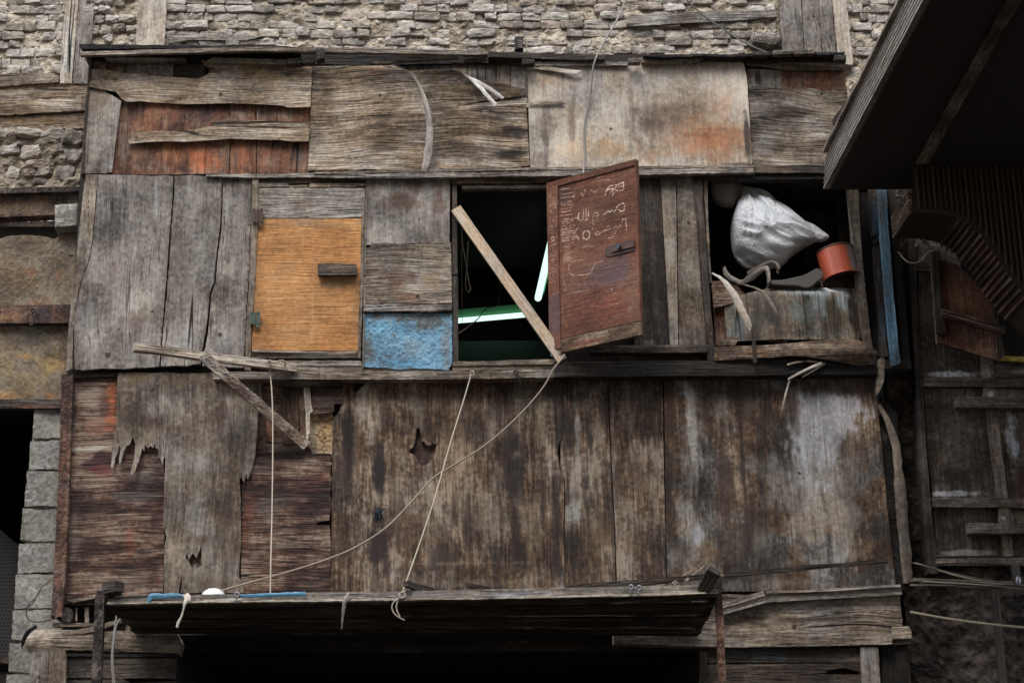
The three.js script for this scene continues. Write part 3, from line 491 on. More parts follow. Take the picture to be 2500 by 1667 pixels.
  board(S, 'veneer_sheet', 0.045, [1000, 172, 1050, 169, 1103, 170, 1133, 179, 1151, 191, 1172, 198, 1220, 200, 1255, 213, 1270, 217, 1284, 219, 1264, 228, 1285, 234, 1230, 240, 1170, 247, 1118, 256, 1118, 259, 1200, 258, 1285, 253, 1287, 281, 1290, 340, 1293, 405, 1200, 411, 1100, 413, 1044, 413, 1044, 300, 1030, 230], { h: 1, pal: 'tan', t: 0.006, warp: 0.016, wf: 5.5, cell: 0.025, wob: 0.1, kf: 1, km: 1.2, kc: 1.5, fn: (u, v) => v > 0.6 && u > 0.5 ? 0.05 * (u - 0.5) * (v - 0.6) * 4 : 0, st: [[1070, 182, 60, 12, [104, 76, 50], 0.7], [1110, 215, 60, 12, [124, 98, 58], 0.6], [1190, 215, 70, 16, [74, 52, 34], 0.7], [1150, 268, 110, 10, [60, 46, 34], 0.8], [1260, 320, 40, 24, [44, 34, 28], 0.9], [1250, 372, 44, 22, [32, 26, 23], 0.9], [1130, 300, 60, 12, [150, 134, 114], 0.5], [1250, 290, 50, 7, [186, 178, 166], 0.7], [1100, 395, 110, 14, [166, 154, 138], 0.6], [1240, 402, 60, 8, [172, 164, 150], 0.7], [1120, 350, 50, 16, [104, 84, 66], 0.5], [1060, 330, 20, 70, [150, 142, 132], 0.4]] });
  band(S, 'curled_veneer', [[955, 158, 0.064, 2], [985, 168, 0.078, 4], [1010, 188, 0.092, 5], [1026, 214, 0.105, 8], [1038, 250, 0.118, 13], [1046, 292, 0.124, 18], [1047, 340, 0.12, 22], [1042, 385, 0.1, 22], [1034, 419, 0.085, 17]], { pal: 'grey', n: 30, dir: V3(1, 0, 0.5), kc: 1.4, cup: 1.5, t: 0.003 });
  band(S, 'curled_veneer', [[1128, 178, 0.066, 3], [1150, 192, 0.085, 8], [1172, 212, 0.11, 10], [1192, 236, 0.125, 10], [1210, 257, 0.13, 11]], { pal: 'pale', dir: V3(1, 0.6, 0.3), n: 16, t: 0.002, st: [[0.2, 0.01, 1, 1, [222, 222, 222], 0.8, 0]] });
  band(S, 'curled_veneer', [[1150, 191, 0.086, 6], [1170, 202, 0.11, 11], [1192, 214, 0.13, 10], [1212, 228, 0.135, 10], [1229, 240, 0.135, 8]], { pal: 'pale', dir: V3(0.6, 1, 0.3), n: 16, t: 0.002, st: [[0.2, 0.01, 1, 1, [222, 222, 222], 0.8, 0]] });
  // big pale plywood and the right end
  board(S, 'plywood_panel', 0.06, [1289, 170, 1304, 158, 1400, 157, 1530, 155, 1569, 153, 1640, 151, 1706, 149, 1724, 143, 1760, 142, 1811, 143, 1819, 165, 1823, 185, 1830, 290, 1837, 396, 1834, 401, 1780, 404, 1736, 405, 1500, 407, 1295, 408, 1291, 300], { pal: 'light', mat: 'flat', drip: 1.5, t: 0.01, warp: 0.006, kf: 0.4, km: 0.25, kb: 0.8, kc: 0.2, wob: 0.02, st: [[1700, 310, 190, 130, [156, 122, 94], 0.75, 0.4, 0], [1340, 200, 50, 24, [176, 136, 104], 0.6], [1420, 240, 90, 60, [164, 156, 150], 0.6], [1330, 300, 26, 60, [112, 98, 88], 0.6], [1320, 380, 30, 30, [108, 92, 82], 0.6], [1440, 370, 90, 40, [178, 146, 112], 0.6], [1500, 370, 60, 40, [182, 140, 96], 0.6], [1650, 268, 130, 24, [112, 90, 78], 0.65, 0.7, 0], [1610, 300, 80, 36, [100, 76, 64], 0.65, 0.7, 0], [1720, 335, 140, 80, [178, 112, 64], 0.85, 0.4, 0], [1765, 345, 80, 60, [172, 94, 50], 0.7, 0.5, 0], [1600, 370, 90, 34, [166, 122, 86], 0.7], [1760, 260, 60, 40, [162, 118, 84], 0.6], [1826, 330, 16, 80, [66, 54, 46], 0.85], [1800, 400, 40, 6, [84, 68, 58], 0.7], [1640, 180, 160, 26, [168, 158, 148], 0.6], [1765, 158, 46, 14, [186, 168, 146], 0.7], [1385, 170, 60, 12, [140, 132, 126], 0.6], [1690, 330, 60, 10, [130, 66, 40], 0.5], [1740, 315, 60, 6, [120, 60, 36], 0.4]], knots: [[1492, 314, 5]] });
  board(S, 'splinter', 0.075, [1286, 165, 1328, 162, 1420, 176, 1409, 185, 1350, 175], { h: 1, pal: 'light', t: 0.008, fn: u => 0.02 * u });
  board(S, 'splinter', 0.075, [1292, 249, 1374, 247, 1376, 252, 1382, 254, 1292, 254], { h: 1, pal: 'tan', t: 0.008 });
  board(S, 'plank', 0.03, [1824, 168, 1910, 172, 1908, 216, 1827, 212], { pal: 'grey', st: [[1850, 190, 12, 26, [40, 36, 32], 0.7], [1880, 195, 16, 26, [150, 144, 136], 0.6]] });
  board(S, 'plywood_panel', 0.03, [1911, 170, 2062, 166, 2066, 222, 1908, 222], { pal: 'red', st: [[1990, 195, 44, 20, [176, 98, 66], 0.85], [1930, 195, 24, 26, [112, 76, 60], 0.7], [2045, 190, 22, 26, [94, 70, 60], 0.7]] });
  board(S, 'veneer_sheet', 0.05, [1827, 209, 1880, 214, 1935, 216, 1965, 216, 1975, 213, 1992, 217, 2008, 224, 2030, 220, 2067, 216, 2072, 260, 2080, 330, 2080, 412, 1838, 412, 1833, 310], { h: 1, pal: 'greyb', t: 0.006, warp: 0.02, wf: 6, cell: 0.025, wob: 0.1, km: 1.2, kc: 1.3, st: [[1900, 232, 60, 12, [66, 48, 34], 0.7], [1950, 275, 80, 18, [70, 50, 36], 0.7], [1860, 275, 30, 30, [134, 126, 118], 0.6], [1980, 350, 90, 14, [76, 58, 46], 0.6], [1870, 350, 40, 50, [142, 140, 138], 0.6], [1900, 395, 60, 10, [146, 140, 132], 0.6], [2030, 290, 30, 60, [116, 104, 84], 0.5]], knots: [[2006, 229, 4]] });
  board(S, 'splinter', 0.06, [1852, 143, 1900, 141, 1990, 148, 2060, 156, 2060, 165, 1970, 158, 1900, 152], { h: 1, pal: 'grey', t: 0.012 });
  board(S, 'splinter', 0.05, [1822, 150, 1860, 149, 1960, 160, 2062, 162, 2060, 170, 1940, 172, 1860, 162, 1824, 160], { h: 1, pal: 'greyb', t: 0.012 });
  // ---- roof edge
  const RF = { h: 1, t: 0.1, jag: 0.004 };
  board(S, 'roofing_sheet', 0.16, [192, 107, 320, 109, 520, 111, 600, 107, 700, 112, 732, 117, 640, 118, 400, 118, 205, 119], { ...RF, pal: 'black', kind: 'mud', t: 0.35 });
  board(S, 'eaves_board', 0.05, [210, 118, 800, 118, 1210, 130, 1210, 153, 900, 158, 480, 152, 216, 145], { ...RF, pal: 'black', t: 0.2 });
  bar(S, 'eaves_pole', P(197, 133, 0.16), P(640, 121, 0.16), 0.028, 0.03, { pal: 'greyb', rough: 0.003 }); bar(S, 'eaves_pole', P(630, 121.5, 0.15), P(1192, 131, 0.15), 0.03, 0.03, { pal: 'greyb', rough: 0.003 });
  board(S, 'plank', 0.1, [255, 140, 450, 139, 456, 148, 270, 146], { ...RF, pal: 'greyb', t: 0.05 }); board(S, 'plank', 0.1, [520, 140, 700, 145, 700, 157, 500, 151], { ...RF, pal: 'greyb', t: 0.05 });
  board(S, 'plank', 0.12, [905, 150, 960, 141, 1118, 134, 1120, 141, 1010, 147, 920, 156], { ...RF, pal: 'greyb', t: 0.03 });
  board(S, 'plank', 0.11, [1192, 125, 1300, 128, 1476, 134, 1477, 144, 1400, 146, 1192, 138], { ...RF, pal: 'dark', t: 0.12 });
  board(S, 'eaves_board', 0.04, [1190, 138, 1310, 144, 1300, 162, 1190, 156], { ...RF, pal: 'dark', t: 0.2 });
  board(S, 'plank', 0.085, [1306, 150, 1440, 149, 1532, 151, 1532, 159, 1306, 160], { ...RF, pal: 'grey', t: 0.06 });
  board(S, 'plank', 0.09, [1564, 141, 1640, 139, 1712, 143, 1700, 152, 1600, 155, 1566, 152], { ...RF, pal: 'greyb', t: 0.06 });
  board(S, 'roofing_felt', 0.13, [1570, 132, 1620, 135, 1700, 130, 1780, 133, 1900, 127, 2064, 126, 2062, 131, 1900, 134, 1782, 138, 1700, 136, 1622, 140, 1572, 137], { ...RF, pal: 'black', kind: 'mud', t: 0.2, jag: 0.006 });
  board(S, 'eaves_board', 0.07, [1700, 136, 2066, 134, 2066, 150, 1824, 152, 1700, 150], { ...RF, pal: 'dark', t: 0.12 });
  // ---- rail between the rows
  const RL = { h: 1, t: 0.07, jag: 0.004, kc: 1.6, km: 1.1 };
  board(S, 'rail', 0.085, [503, 425, 640, 424, 768, 421, 768, 432, 640, 433, 503, 430], { ...RL, pal: 'grey' });
  board(S, 'rail', 0.09, [768, 418, 1000, 413, 1300, 409, 1840, 402, 1842, 408, 1500, 413, 1200, 416, 1000, 421, 768, 424], { ...RL, pal: 'greyb' });
  board(S, 'rail', 0.1, [768, 425, 1000, 422, 1300, 418, 1840, 409, 1842, 421, 1500, 427, 1200, 431, 1000, 434, 768, 433], { ...RL, pal: 'grey' });
  board(S, 'rail', 0.08, [1843, 402, 2090, 404, 2090, 422, 1843, 421], { ...RL, pal: 'dark' });
  board(S, 'rail', 0.06, [1720, 424, 2100, 425, 2100, 437, 1720, 437], { ...RL, pal: 'dark' });
  board(S, 'batten', 0.04, [200, 424, 505, 427, 640, 434, 640, 440, 205, 432], { ...RL, pal: 'black' });
  // ---- middle row, left planks
  const PK = { t: 0.025, warp: 0.006, kc: 1.2, kb: 0.8, kf: 0.6, km: 0.55 };
  board(S, 'plank', 0.05, [209, 426, 239, 426, 235, 470, 231, 520, 226, 580, 215, 640, 196, 690, 186, 740, 178, 800, 177, 900, 161, 907, 164, 850, 167, 796, 178, 700, 191, 580, 200, 500], { ...PK, pal: 'greyb' });
  board(S, 'plank', 0.058, [241, 426, 330, 427, 380, 430, 404, 427, 422, 430, 421, 480, 414, 560, 409, 640, 401, 740, 393, 830, 388, 894, 362, 897, 330, 898, 300, 901, 250, 899, 225, 902, 178, 903, 179, 800, 188, 740, 198, 690, 217, 640, 228, 580, 233, 520, 237, 470], { ...PK, pal: 'grey', wob: 0.05, st: [[380, 480, 12, 110, [156, 152, 150], 0.7], [370, 620, 9, 140, [160, 156, 150], 0.5], [300, 640, 60, 90, [112, 98, 92], 0.5], [330, 800, 30, 60, [92, 74, 64], 0.6], [290, 810, 20, 40, [96, 86, 84], 0.6], [215, 780, 30, 90, [120, 118, 118], 0.5], [260, 450, 20, 40, [96, 86, 74], 0.6], [350, 440, 60, 30, [110, 100, 84], 0.5]], knots: [[263, 868, 9], [372, 761, 5], [290, 804, 3]] });
  board(S, 'plank', 0.055, [426, 430, 470, 427, 492, 430, 543, 432, 541, 500, 536, 560, 528, 620, 522, 690, 512, 714, 507, 770, 500, 820, 492, 862, 489, 888, 470, 889, 455, 893, 430, 892, 393, 894, 397, 830, 405, 740, 413, 640, 418, 560, 425, 480], { ...PK, pal: 'grey', wob: 0.04, st: [[480, 520, 20, 60, [150, 148, 146], 0.5], [440, 640, 20, 90, [116, 104, 94], 0.4], [450, 830, 50, 50, [152, 150, 148], 0.5], [440, 440, 20, 24, [96, 82, 68], 0.7]] });
  board(S, 'plank', 0.057, [545, 432, 580, 433, 614, 434, 612, 560, 606, 700, 599, 800, 594, 898, 560, 896, 520, 894, 494, 893, 498, 862, 506, 822, 512, 772, 516, 716, 526, 692, 532, 622, 540, 562, 543, 500], { ...PK, pal: 'grey', wob: 0.05, st: [[560, 440, 40, 24, [96, 82, 72], 0.6], [600, 520, 10, 60, [96, 84, 80], 0.5], [540, 830, 30, 60, [142, 142, 144], 0.5]], knots: [[537, 817, 6]] });
  board(S, 'door_post', 0.07, [616, 434, 631, 434, 628, 560, 622, 700, 614, 800, 611, 903, 597, 903, 600, 800, 608, 700, 613, 560], { pal: 'greyb', t: 0.05, kc: 0.6 });
  for (let i = 0; i < 13; i++) { const y = 450 + i * 33, x = 619 - (y - 434) * 0.042 - (y > 650 ? 2 : 0); const g = new THREE.SphereGeometry(0.006, 6, 4); const q = P(x - 4, y, 0.072); g.translate(q.x, q.y, q.z); mk(S, 'nail', g, M.wire); }
  board(S, 'header_board', 0.06, [628, 434, 892, 437, 892, 447, 628, 448], { h: 1, pal: 'dark', t: 0.05, st: [[760, 440, 130, 6, [106, 84, 54], 0.7]] });
  board(S, 'batten', 0.068, [632, 447, 704, 448, 706, 455, 632, 456], { h: 1, pal: 'greyb' }); board(S, 'batten', 0.068, [757, 447, 891, 447, 891, 455, 754, 456], { h: 1, pal: 'tan' }); board(S, 'batten', 0.06, [706, 452, 752, 451, 752, 457, 706, 456], { h: 1, pal: 'greyb' });
  // ---- the ochre door
  {
    const D = grp(S, 'door'); D.userData.label = 'ochre plywood hatch door with grey top board and block handle';
    board(D, 'top_board', 0.062, [632, 458, 888, 459, 884, 531, 628, 533], { h: 1, pal: 'grey', t: 0.03, kf: 1, st: [[690, 512, 30, 14, [164, 164, 164], 0.6], [650, 470, 20, 18, [96, 80, 66], 0.6], [760, 470, 60, 8, [90, 78, 70], 0.5], [730, 500, 40, 20, [98, 80, 66], 0.5], [866, 470, 12, 20, [96, 86, 82], 0.5]] });
    board(D, 'panel', 0.06, [630, 534, 883, 533, 880, 660, 873, 856, 614, 856, 624, 660], { h: 1, pal: 'yellow', mat: 'flat', kg: 0.08, t: 0.03, kf: 0.4, km: 0.15, kb: 0.5, kc: 0.5, wob: 0.03, jag: 0.0015, st: [[755, 545, 140, 14, [150, 118, 84], 0.7], [630, 700, 16, 160, [146, 100, 58], 0.5], [870, 760, 14, 90, [150, 104, 62], 0.5], [690, 660, 40, 30, [160, 116, 76], 0.5], [830, 690, 50, 26, [160, 130, 98], 0.7], [790, 650, 30, 24, [150, 114, 78], 0.5], [700, 820, 30, 20, [186, 148, 100], 0.5], [640, 800, 20, 60, [150, 98, 50], 0.5], [800, 560, 60, 20, [160, 100, 46], 0.5], [700, 760, 60, 30, [168, 106, 50], 0.4], [763, 760, 3, 100, [206, 164, 106], 0.5], [850, 560, 8, 12, [130, 100, 70], 0.5]] });
    board(D, 'bottom_rail', 0.055, [616, 858, 872, 857, 872, 873, 613, 874], { h: 1, pal: 'greyb', t: 0.03 });
    board(D, 'edge_strip', 0.074, [616, 853, 700, 856, 812, 859, 872, 857, 872, 860, 700, 860, 616, 858], { h: 1, pal: 'light', t: 0.012, jag: 0.001 });
    board(D, 'stile', 0.064, [888, 459, 891, 459, 890, 560, 886, 700, 880, 873, 873, 873, 879, 700, 884, 531], { pal: 'greyb', t: 0.035, jag: 0.001 });
    board(D, 'handle', 0.105, [776, 643, 871, 644, 872, 670, 776, 671], { h: 1, pal: 'dark', t: 0.04, st: [[830, 655, 40, 10, [96, 78, 62], 0.7]] });
    const hinge = (x, y, w, h, m, mn) => { const z = 0.085, k = MPP(z); const put = (px, py, pw, ph, zz) => { const q = P(px, py, zz), g = new THREE.BoxGeometry(pw * k, ph * k, 0.006); g.translate(q.x, q.y, q.z); return g; };
      const gs = [put(x, y, 9, h * 0.8, z), put(x + w * 0.72, y + 4, 9, h, z)]; const q = P(x + w * 0.36, y + 2, z + 0.004), c = new THREE.CylinderGeometry(0.009, 0.009, h * k * 0.8, 8); c.translate(q.x, q.y, q.z); gs.push(c);
      for (let i = 0; i < 4; i++) { const s = new THREE.SphereGeometry(0.005, 5, 4), qq = P(x + (i % 2) * w * 0.72, y - h * 0.3 + Math.floor(i / 2) * h * 0.62, z + 0.004); s.translate(qq.x, qq.y, qq.z); gs.push(s); } mk(D, 'hinge', mergeGeometries(gs.map(g => { const t = g.toNonIndexed(); return t; })), m); };
    hinge(620, 526, 24, 46, M.hinge); hinge(613, 776, 24, 40, M.hingeGreen);
  }
  // ---- boards between door and window
  board(S, 'plank', 0.066, [893, 470, 896, 470, 893, 700, 888, 900, 884, 900, 889, 700], { pal: 'greyb', t: 0.05, jag: 0.001 });
  board(S, 'plywood_panel', 0.058, [893, 437, 1099, 437, 1097, 592, 888, 598], { pal: 'grey', t: 0.015, kf: 0.5, kc: 0.6, st: [[990, 490, 44, 34, [84, 58, 44], 0.75], [1010, 452, 26, 20, [92, 66, 50], 0.7], [1075, 490, 18, 50, [92, 68, 56], 0.65], [950, 490, 30, 24, [110, 84, 66], 0.5], [966, 446, 4, 5, [168, 92, 56], 0.9], [940, 460, 26, 16, [142, 132, 122], 0.5], [1045, 500, 10, 60, [150, 146, 142], 0.5]] });
  board(S, 'plywood_panel', 0.062, [886, 608, 900, 604, 908, 595, 940, 592, 960, 594, 1000, 597, 1050, 593, 1101, 591, 1103, 738, 1060, 741, 1000, 739, 887, 741], { h: 1, pal: 'greyb', t: 0.012, kf: 1.1, wob: 0.06, st: [[975, 690, 34, 36, [92, 52, 38], 0.75], [1000, 725, 40, 14, [112, 66, 44], 0.6], [950, 640, 50, 30, [88, 72, 60], 0.5], [1060, 690, 30, 26, [130, 100, 66], 0.5], [920, 735, 30, 10, [74, 56, 44], 0.6]], knots: [[937, 600, 5], [1020, 724, 6]] });
  board(S, 'batten', 0.085, [887, 742, 960, 740, 1030, 743, 1103, 739, 1103, 757, 1050, 761, 980, 758, 887, 760], { h: 1, pal: 'grey', t: 0.045, kc: 1.6, jag: 0.004 });
  board(S, 'blue_panel', 0.058, [887, 765, 1103, 765, 1104, 850, 1103, 890, 1096, 897, 1095, 903, 1060, 901, 1010, 898, 975, 902, 930, 897, 900, 897, 885, 893, 885, 830], { pal: 'blue', kg: 0.1, kind: 'mud', kb: 0.5, kf: 0.6, t: 0.014, jag: 0.004, mat: 'matt', st: [[995, 774, 110, 12, [108, 102, 98], 0.85], [1050, 790, 40, 20, [92, 88, 86], 0.8], [895, 850, 14, 50, [108, 106, 104], 0.7], [1090, 840, 16, 60, [110, 112, 114], 0.6], [970, 780, 24, 16, [110, 108, 106], 0.7], [962, 818, 4, 5, [130, 96, 82], 0.9], [930, 800, 24, 20, [84, 152, 190], 0.6], [1080, 800, 16, 14, [84, 160, 190], 0.7], [990, 885, 60, 12, [72, 148, 206], 0.7], [1000, 850, 40, 30, [120, 140, 152], 0.5]] });
  board(S, 'sill_board', 0.05, [690, 880, 880, 880, 885, 893, 690, 893], { h: 1, pal: 'grey', t: 0.04 }); board(S, 'sill_board', 0.045, [700, 893, 1100, 896, 1100, 906, 700, 906], { h: 1, pal: 'greyb', t: 0.04 });
  // ---- window opening
  board(S, 'window_post', 0.05, [1104, 448, 1115, 448, 1117, 670, 1104, 669], { pal: 'dark', t: 0.06 }); board(S, 'window_post', 0.054, [1104, 673, 1118, 674, 1119, 882, 1106, 883], { pal: 'dark', t: 0.06, st: [[1111, 780, 8, 80, [96, 90, 86], 0.5]] });
  board(S, 'header_board', 0.04, [1102, 437, 1345, 436, 1345, 447, 1102, 448], { h: 1, pal: 'tan', t: 0.05, st: [[1220, 440, 120, 6, [86, 66, 44], 0.6]] }); board(S, 'header_board', 0.02, [1100, 447, 1345, 447, 1345, 453, 1100, 453], { h: 1, pal: 'black', t: 0.05 }); board(S, 'header_board', 0.045, [1127, 453, 1346, 451, 1346, 459, 1127, 460], { h: 1, pal: 'greyb', t: 0.05 });
  board(S, 'window_sill', 0.07, [1105, 883, 1200, 881, 1356, 876, 1356, 889, 1200, 891, 1105, 893], { h: 1, pal: 'greyb', t: 0.1, kc: 1.4 }); board(S, 'sill_board', 0.06, [1105, 893, 1356, 890, 1356, 902, 1105, 904], { h: 1, pal: 'greyb', t: 0.05 });
  // ---- planks right of the shutter
  board(S, 'plank', 0.03, [1550, 434, 1611, 434, 1618, 560, 1626, 700, 1634, 842, 1550, 842], { pal: 'dark', t: 0.03, st: [[1580, 480, 20, 60, [88, 78, 68], 0.5], [1585, 835, 24, 10, [140, 140, 144], 0.6]] });
  board(S, 'plank', 0.034, [1613, 434, 1650, 433, 1652, 600, 1656, 842, 1636, 842, 1628, 700, 1620, 560], { pal: 'greyb', t: 0.03, kf: 0.5 });
  board(S, 'plank', 0.032, [1652, 433, 1694, 433, 1702, 560, 1712, 700, 1726, 842, 1658, 842, 1655, 600], { pal: 'greyb', t: 0.03, kf: 0.5, st: [[1685, 560, 20, 40, [136, 126, 112], 0.4], [1690, 720, 24, 20, [84, 70, 56], 0.5]], knots: [[1682, 545, 6], [1690, 728, 6], [1638, 545, 4]] });
  board(S, 'niche_post', 0.06, [1691, 428, 1713, 429, 1719, 520, 1729, 660, 1738, 780, 1749, 880, 1727, 880, 1722, 780, 1712, 660, 1700, 520], { pal: 'dark', t: 0.06, kf: 1.2, st: [[1706, 500, 10, 60, [96, 84, 76], 0.6]] });
  board(S, 'niche_post', 0.03, [1716, 436, 1727, 433, 1728, 500, 1732, 600, 1738, 690, 1733, 690, 1726, 600, 1721, 500], { pal: 'greyb', t: 0.03 });
  board(S, 'rail', 0.075, [1440, 843, 1728, 841, 1728, 860, 1440, 861], { h: 1, pal: 'dark', t: 0.06, st: [[1600, 845, 140, 4, [110, 104, 98], 0.6]] });
  board(S, 'plank', 0.0, [1370, 860, 1740, 860, 1740, 884, 1370, 884], { pal: 'dark', t: 0.03 });
  board(S, 'beam', 0.1, [1352, 883, 1500, 882, 1800, 879, 2000, 877, 2142, 886, 2142, 913, 2000, 914, 1800, 917, 1500, 919, 1352, 920], { h: 1, pal: 'black', t: 0.14, kc: 0.8, jag: 0.002, st: [[1700, 890, 160, 10, [62, 56, 52], 0.5], [1440, 884, 120, 3, [88, 82, 76], 0.6]] });
  board(S, 'beam', 0.1, [519, 908, 700, 906, 1000, 906, 1200, 904, 1352, 902, 1352, 921, 1200, 924, 1000, 926, 700, 925, 522, 926], { h: 1, pal: 'greyb', t: 0.1, kc: 1.6, jag: 0.003, km: 1.1 });
  board(S, 'batten', 0.07, [679, 928, 832, 927, 832, 940, 679, 941], { h: 1, pal: 'dark', t: 0.05, st: [[760, 932, 70, 5, [104, 96, 88], 0.7]] });
  // ---- lower row
  board(S, 'corner_post', 0.06, [150, 914, 178, 913, 172, 1080, 166, 1260, 158, 1420, 150, 1508, 144, 1504, 136, 1510, 130, 1503, 124, 1508, 130, 1420, 138, 1260, 146, 1080], { pal: 'rust', kind: 'rust', t: 0.09, mat: 'matt', st: [[140, 1410, 12, 30, [124, 60, 44], 0.6], [160, 1080, 10, 60, [116, 76, 62], 0.5], [150, 1300, 8, 80, [118, 92, 76], 0.4], [146, 1480, 14, 30, [134, 72, 50], 0.6]] });
  const WN = { h: 1, pal: 'wine', kg: 0.15, drip: 7, t: 0.012, kf: 1.4, km: 1.7, kb: 1.1, kc: 1, wob: 0.05, jag: 0.003 };
  board(S, 'batten', 0.03, [182, 912, 284, 910, 284, 918, 182, 922], { h: 1, pal: 'dark', t: 0.03 });
  board(S, 'plywood_panel', 0.004, [180, 920, 300, 914, 402, 910, 402, 1250, 398, 1447, 300, 1448, 155, 1450, 159, 1360, 166, 1260, 172, 1090], { ...WN, st: [[268, 1000, 16, 60, [176, 78, 30], 0.9], [275, 960, 10, 30, [170, 74, 30], 0.8], [240, 1040, 40, 30, [116, 72, 52], 0.6], [215, 950, 36, 40, [120, 106, 94], 0.7], [255, 985, 18, 30, [70, 44, 42], 0.7], [220, 1095, 60, 10, [150, 142, 132], 0.7], [250, 1130, 60, 26, [52, 28, 30], 0.85], [255, 1150, 30, 20, [100, 38, 36], 0.6], [200, 1250, 50, 40, [60, 38, 32], 0.6], [350, 1160, 50, 40, [130, 118, 108], 0.6], [330, 1215, 60, 20, [140, 130, 120], 0.6], [375, 1270, 30, 30, [54, 30, 30], 0.8], [318, 1320, 14, 40, [124, 60, 42], 0.7], [230, 1290, 60, 40, [112, 90, 70], 0.5], [215, 1330, 40, 22, [46, 26, 22], 0.7], [345, 1350, 26, 14, [42, 30, 32], 0.7], [300, 1420, 90, 26, [112, 98, 86], 0.6], [180, 1320, 14, 100, [104, 92, 84], 0.5], [385, 1420, 10, 24, [120, 52, 34], 0.7]] });
  // ragged grey veneer hanging over it
  board(S, 'veneer_sheet', 0.03, [287, 911, 330, 909, 372, 911, 410, 908, 440, 911, 520, 909, 545, 928, 600, 931, 638, 933, 640, 985, 629, 1010, 628, 1060, 623, 1110, 615, 1145, 604, 1171, 601, 1154, 597, 1178, 592, 1172, 589, 1163, 585, 1170, 588, 1220, 588, 1267, 588, 1330, 584, 1380, 584, 1412, 592, 1414, 596, 1447, 500, 1447, 441, 1447, 447, 1390, 452, 1362, 460, 1366, 468, 1390, 476, 1376, 480, 1388, 492, 1380, 492, 1330, 480, 1362, 470, 1350, 462, 1366, 455, 1350, 448, 1395, 440, 1420, 436, 1447, 400, 1447, 402, 1330, 407, 1312, 399, 1282, 402, 1180, 404, 1120, 400, 1116, 397, 1138, 392, 1120, 387, 1114, 387, 1097, 380, 1093, 379, 1080, 374, 1094, 368, 1088, 360, 1094, 353, 1084, 352, 1104, 349, 1092, 345, 1102, 338, 1130, 331, 1150, 324, 1165, 320, 1157, 327, 1120, 331, 1086, 324, 1066, 318, 1084, 308, 1090, 303, 1100, 300, 1112, 293, 1135, 290, 1120, 295, 1092, 290, 1088, 287, 1108, 281, 1118, 277, 1142, 271, 1141, 275, 1080, 284, 1035, 286, 980], { pal: 'greyb', t: 0.004, jag: 0.0012, step: 0.02, cell: 0.03, warp: 0.01, wf: 5, wob: 0.04, fn: (u, v) => 0.03 * sst(0.62, 0.5, v) * sst(0.5, 0.1, u), st: [[330, 925, 30, 20, [108, 88, 48], 0.6], [440, 930, 60, 24, [112, 88, 60], 0.6], [420, 990, 70, 26, [146, 138, 124], 0.5], [380, 1030, 40, 20, [78, 58, 46], 0.6], [420, 1045, 50, 14, [86, 62, 46], 0.6], [540, 1010, 20, 60, [76, 56, 46], 0.7], [560, 1080, 20, 60, [74, 58, 52], 0.7], [580, 980, 26, 60, [116, 98, 78], 0.5], [590, 1120, 12, 50, [84, 70, 64], 0.6], [480, 1140, 40, 30, [140, 136, 128], 0.6], [480, 1250, 30, 60, [142, 140, 134], 0.55], [540, 1240, 30, 60, [92, 70, 52], 0.6], [440, 1300, 26, 60, [96, 76, 54], 0.5], [480, 1320, 60, 14, [88, 68, 50], 0.6], [500, 1360, 50, 20, [142, 132, 118], 0.5], [520, 1425, 60, 20, [96, 78, 60], 0.6], [330, 1090, 50, 26, [130, 120, 110], 0.5], [300, 1020, 12, 30, [74, 58, 48], 0.6], [420, 1200, 12, 80, [120, 108, 92], 0.5]], knots: [[372, 955, 4]] });
  board(S, 'plywood_panel', 0.0, [438, 1340, 500, 1340, 500, 1447, 438, 1447], { pal: 'brown', t: 0.01 });
  // the broken patch below the strut
  board(S, 'plank', 0.0, [636, 935, 700, 938, 696, 1090, 628, 1090, 627, 1010], { h: 1, pal: 'wine', t: 0.012 });
  board(S, 'plank', 0.01, [652, 1018, 662, 1016, 666, 1078, 650, 1078], { pal: 'red', t: 0.012, st: [[658, 1050, 6, 30, [132, 74, 54], 0.7]] });
  board(S, 'plank', 0.014, [694, 942, 730, 943, 729, 1060, 738, 1082, 690, 1086, 688, 1000], { pal: 'brown', t: 0.012, kc: 0.6 });
  board(S, 'plank', 0.012, [731, 944, 745, 944, 748, 1084, 732, 1084], { pal: 'brown', t: 0.012, st: [[740, 1050, 8, 40, [112, 64, 54], 0.6]] });
  board(S, 'splinter', 0.03, [741, 945, 757, 946, 760, 985, 764, 1005, 757, 1012, 756, 1060, 752, 1076, 748, 1076, 747, 1010, 744, 985], { pal: 'light', t: 0.006, st: [[752, 960, 8, 60, [118, 104, 88], 0.7]], fn: (u, v) => 0.02 * (1 - v) });
  board(S, 'plank', 0.018, [760, 946, 836, 948, 836, 985, 815, 988, 815, 1005, 790, 1010, 770, 1009, 764, 1016, 761, 1000], { h: 1, pal: 'wine', t: 0.014, jag: 0.004, st: [[790, 975, 30, 12, [96, 82, 72], 0.5], [800, 998, 20, 8, [34, 24, 24], 0.7]] });
  board(S, 'fibre_board', -0.025, [752, 1000, 812, 1000, 812, 1112, 752, 1112], { pal: 'tan', kind: 'mud', t: 0.01, mat: 'rough', st: [[790, 1060, 40, 60, [168, 128, 72], 0.8]] });
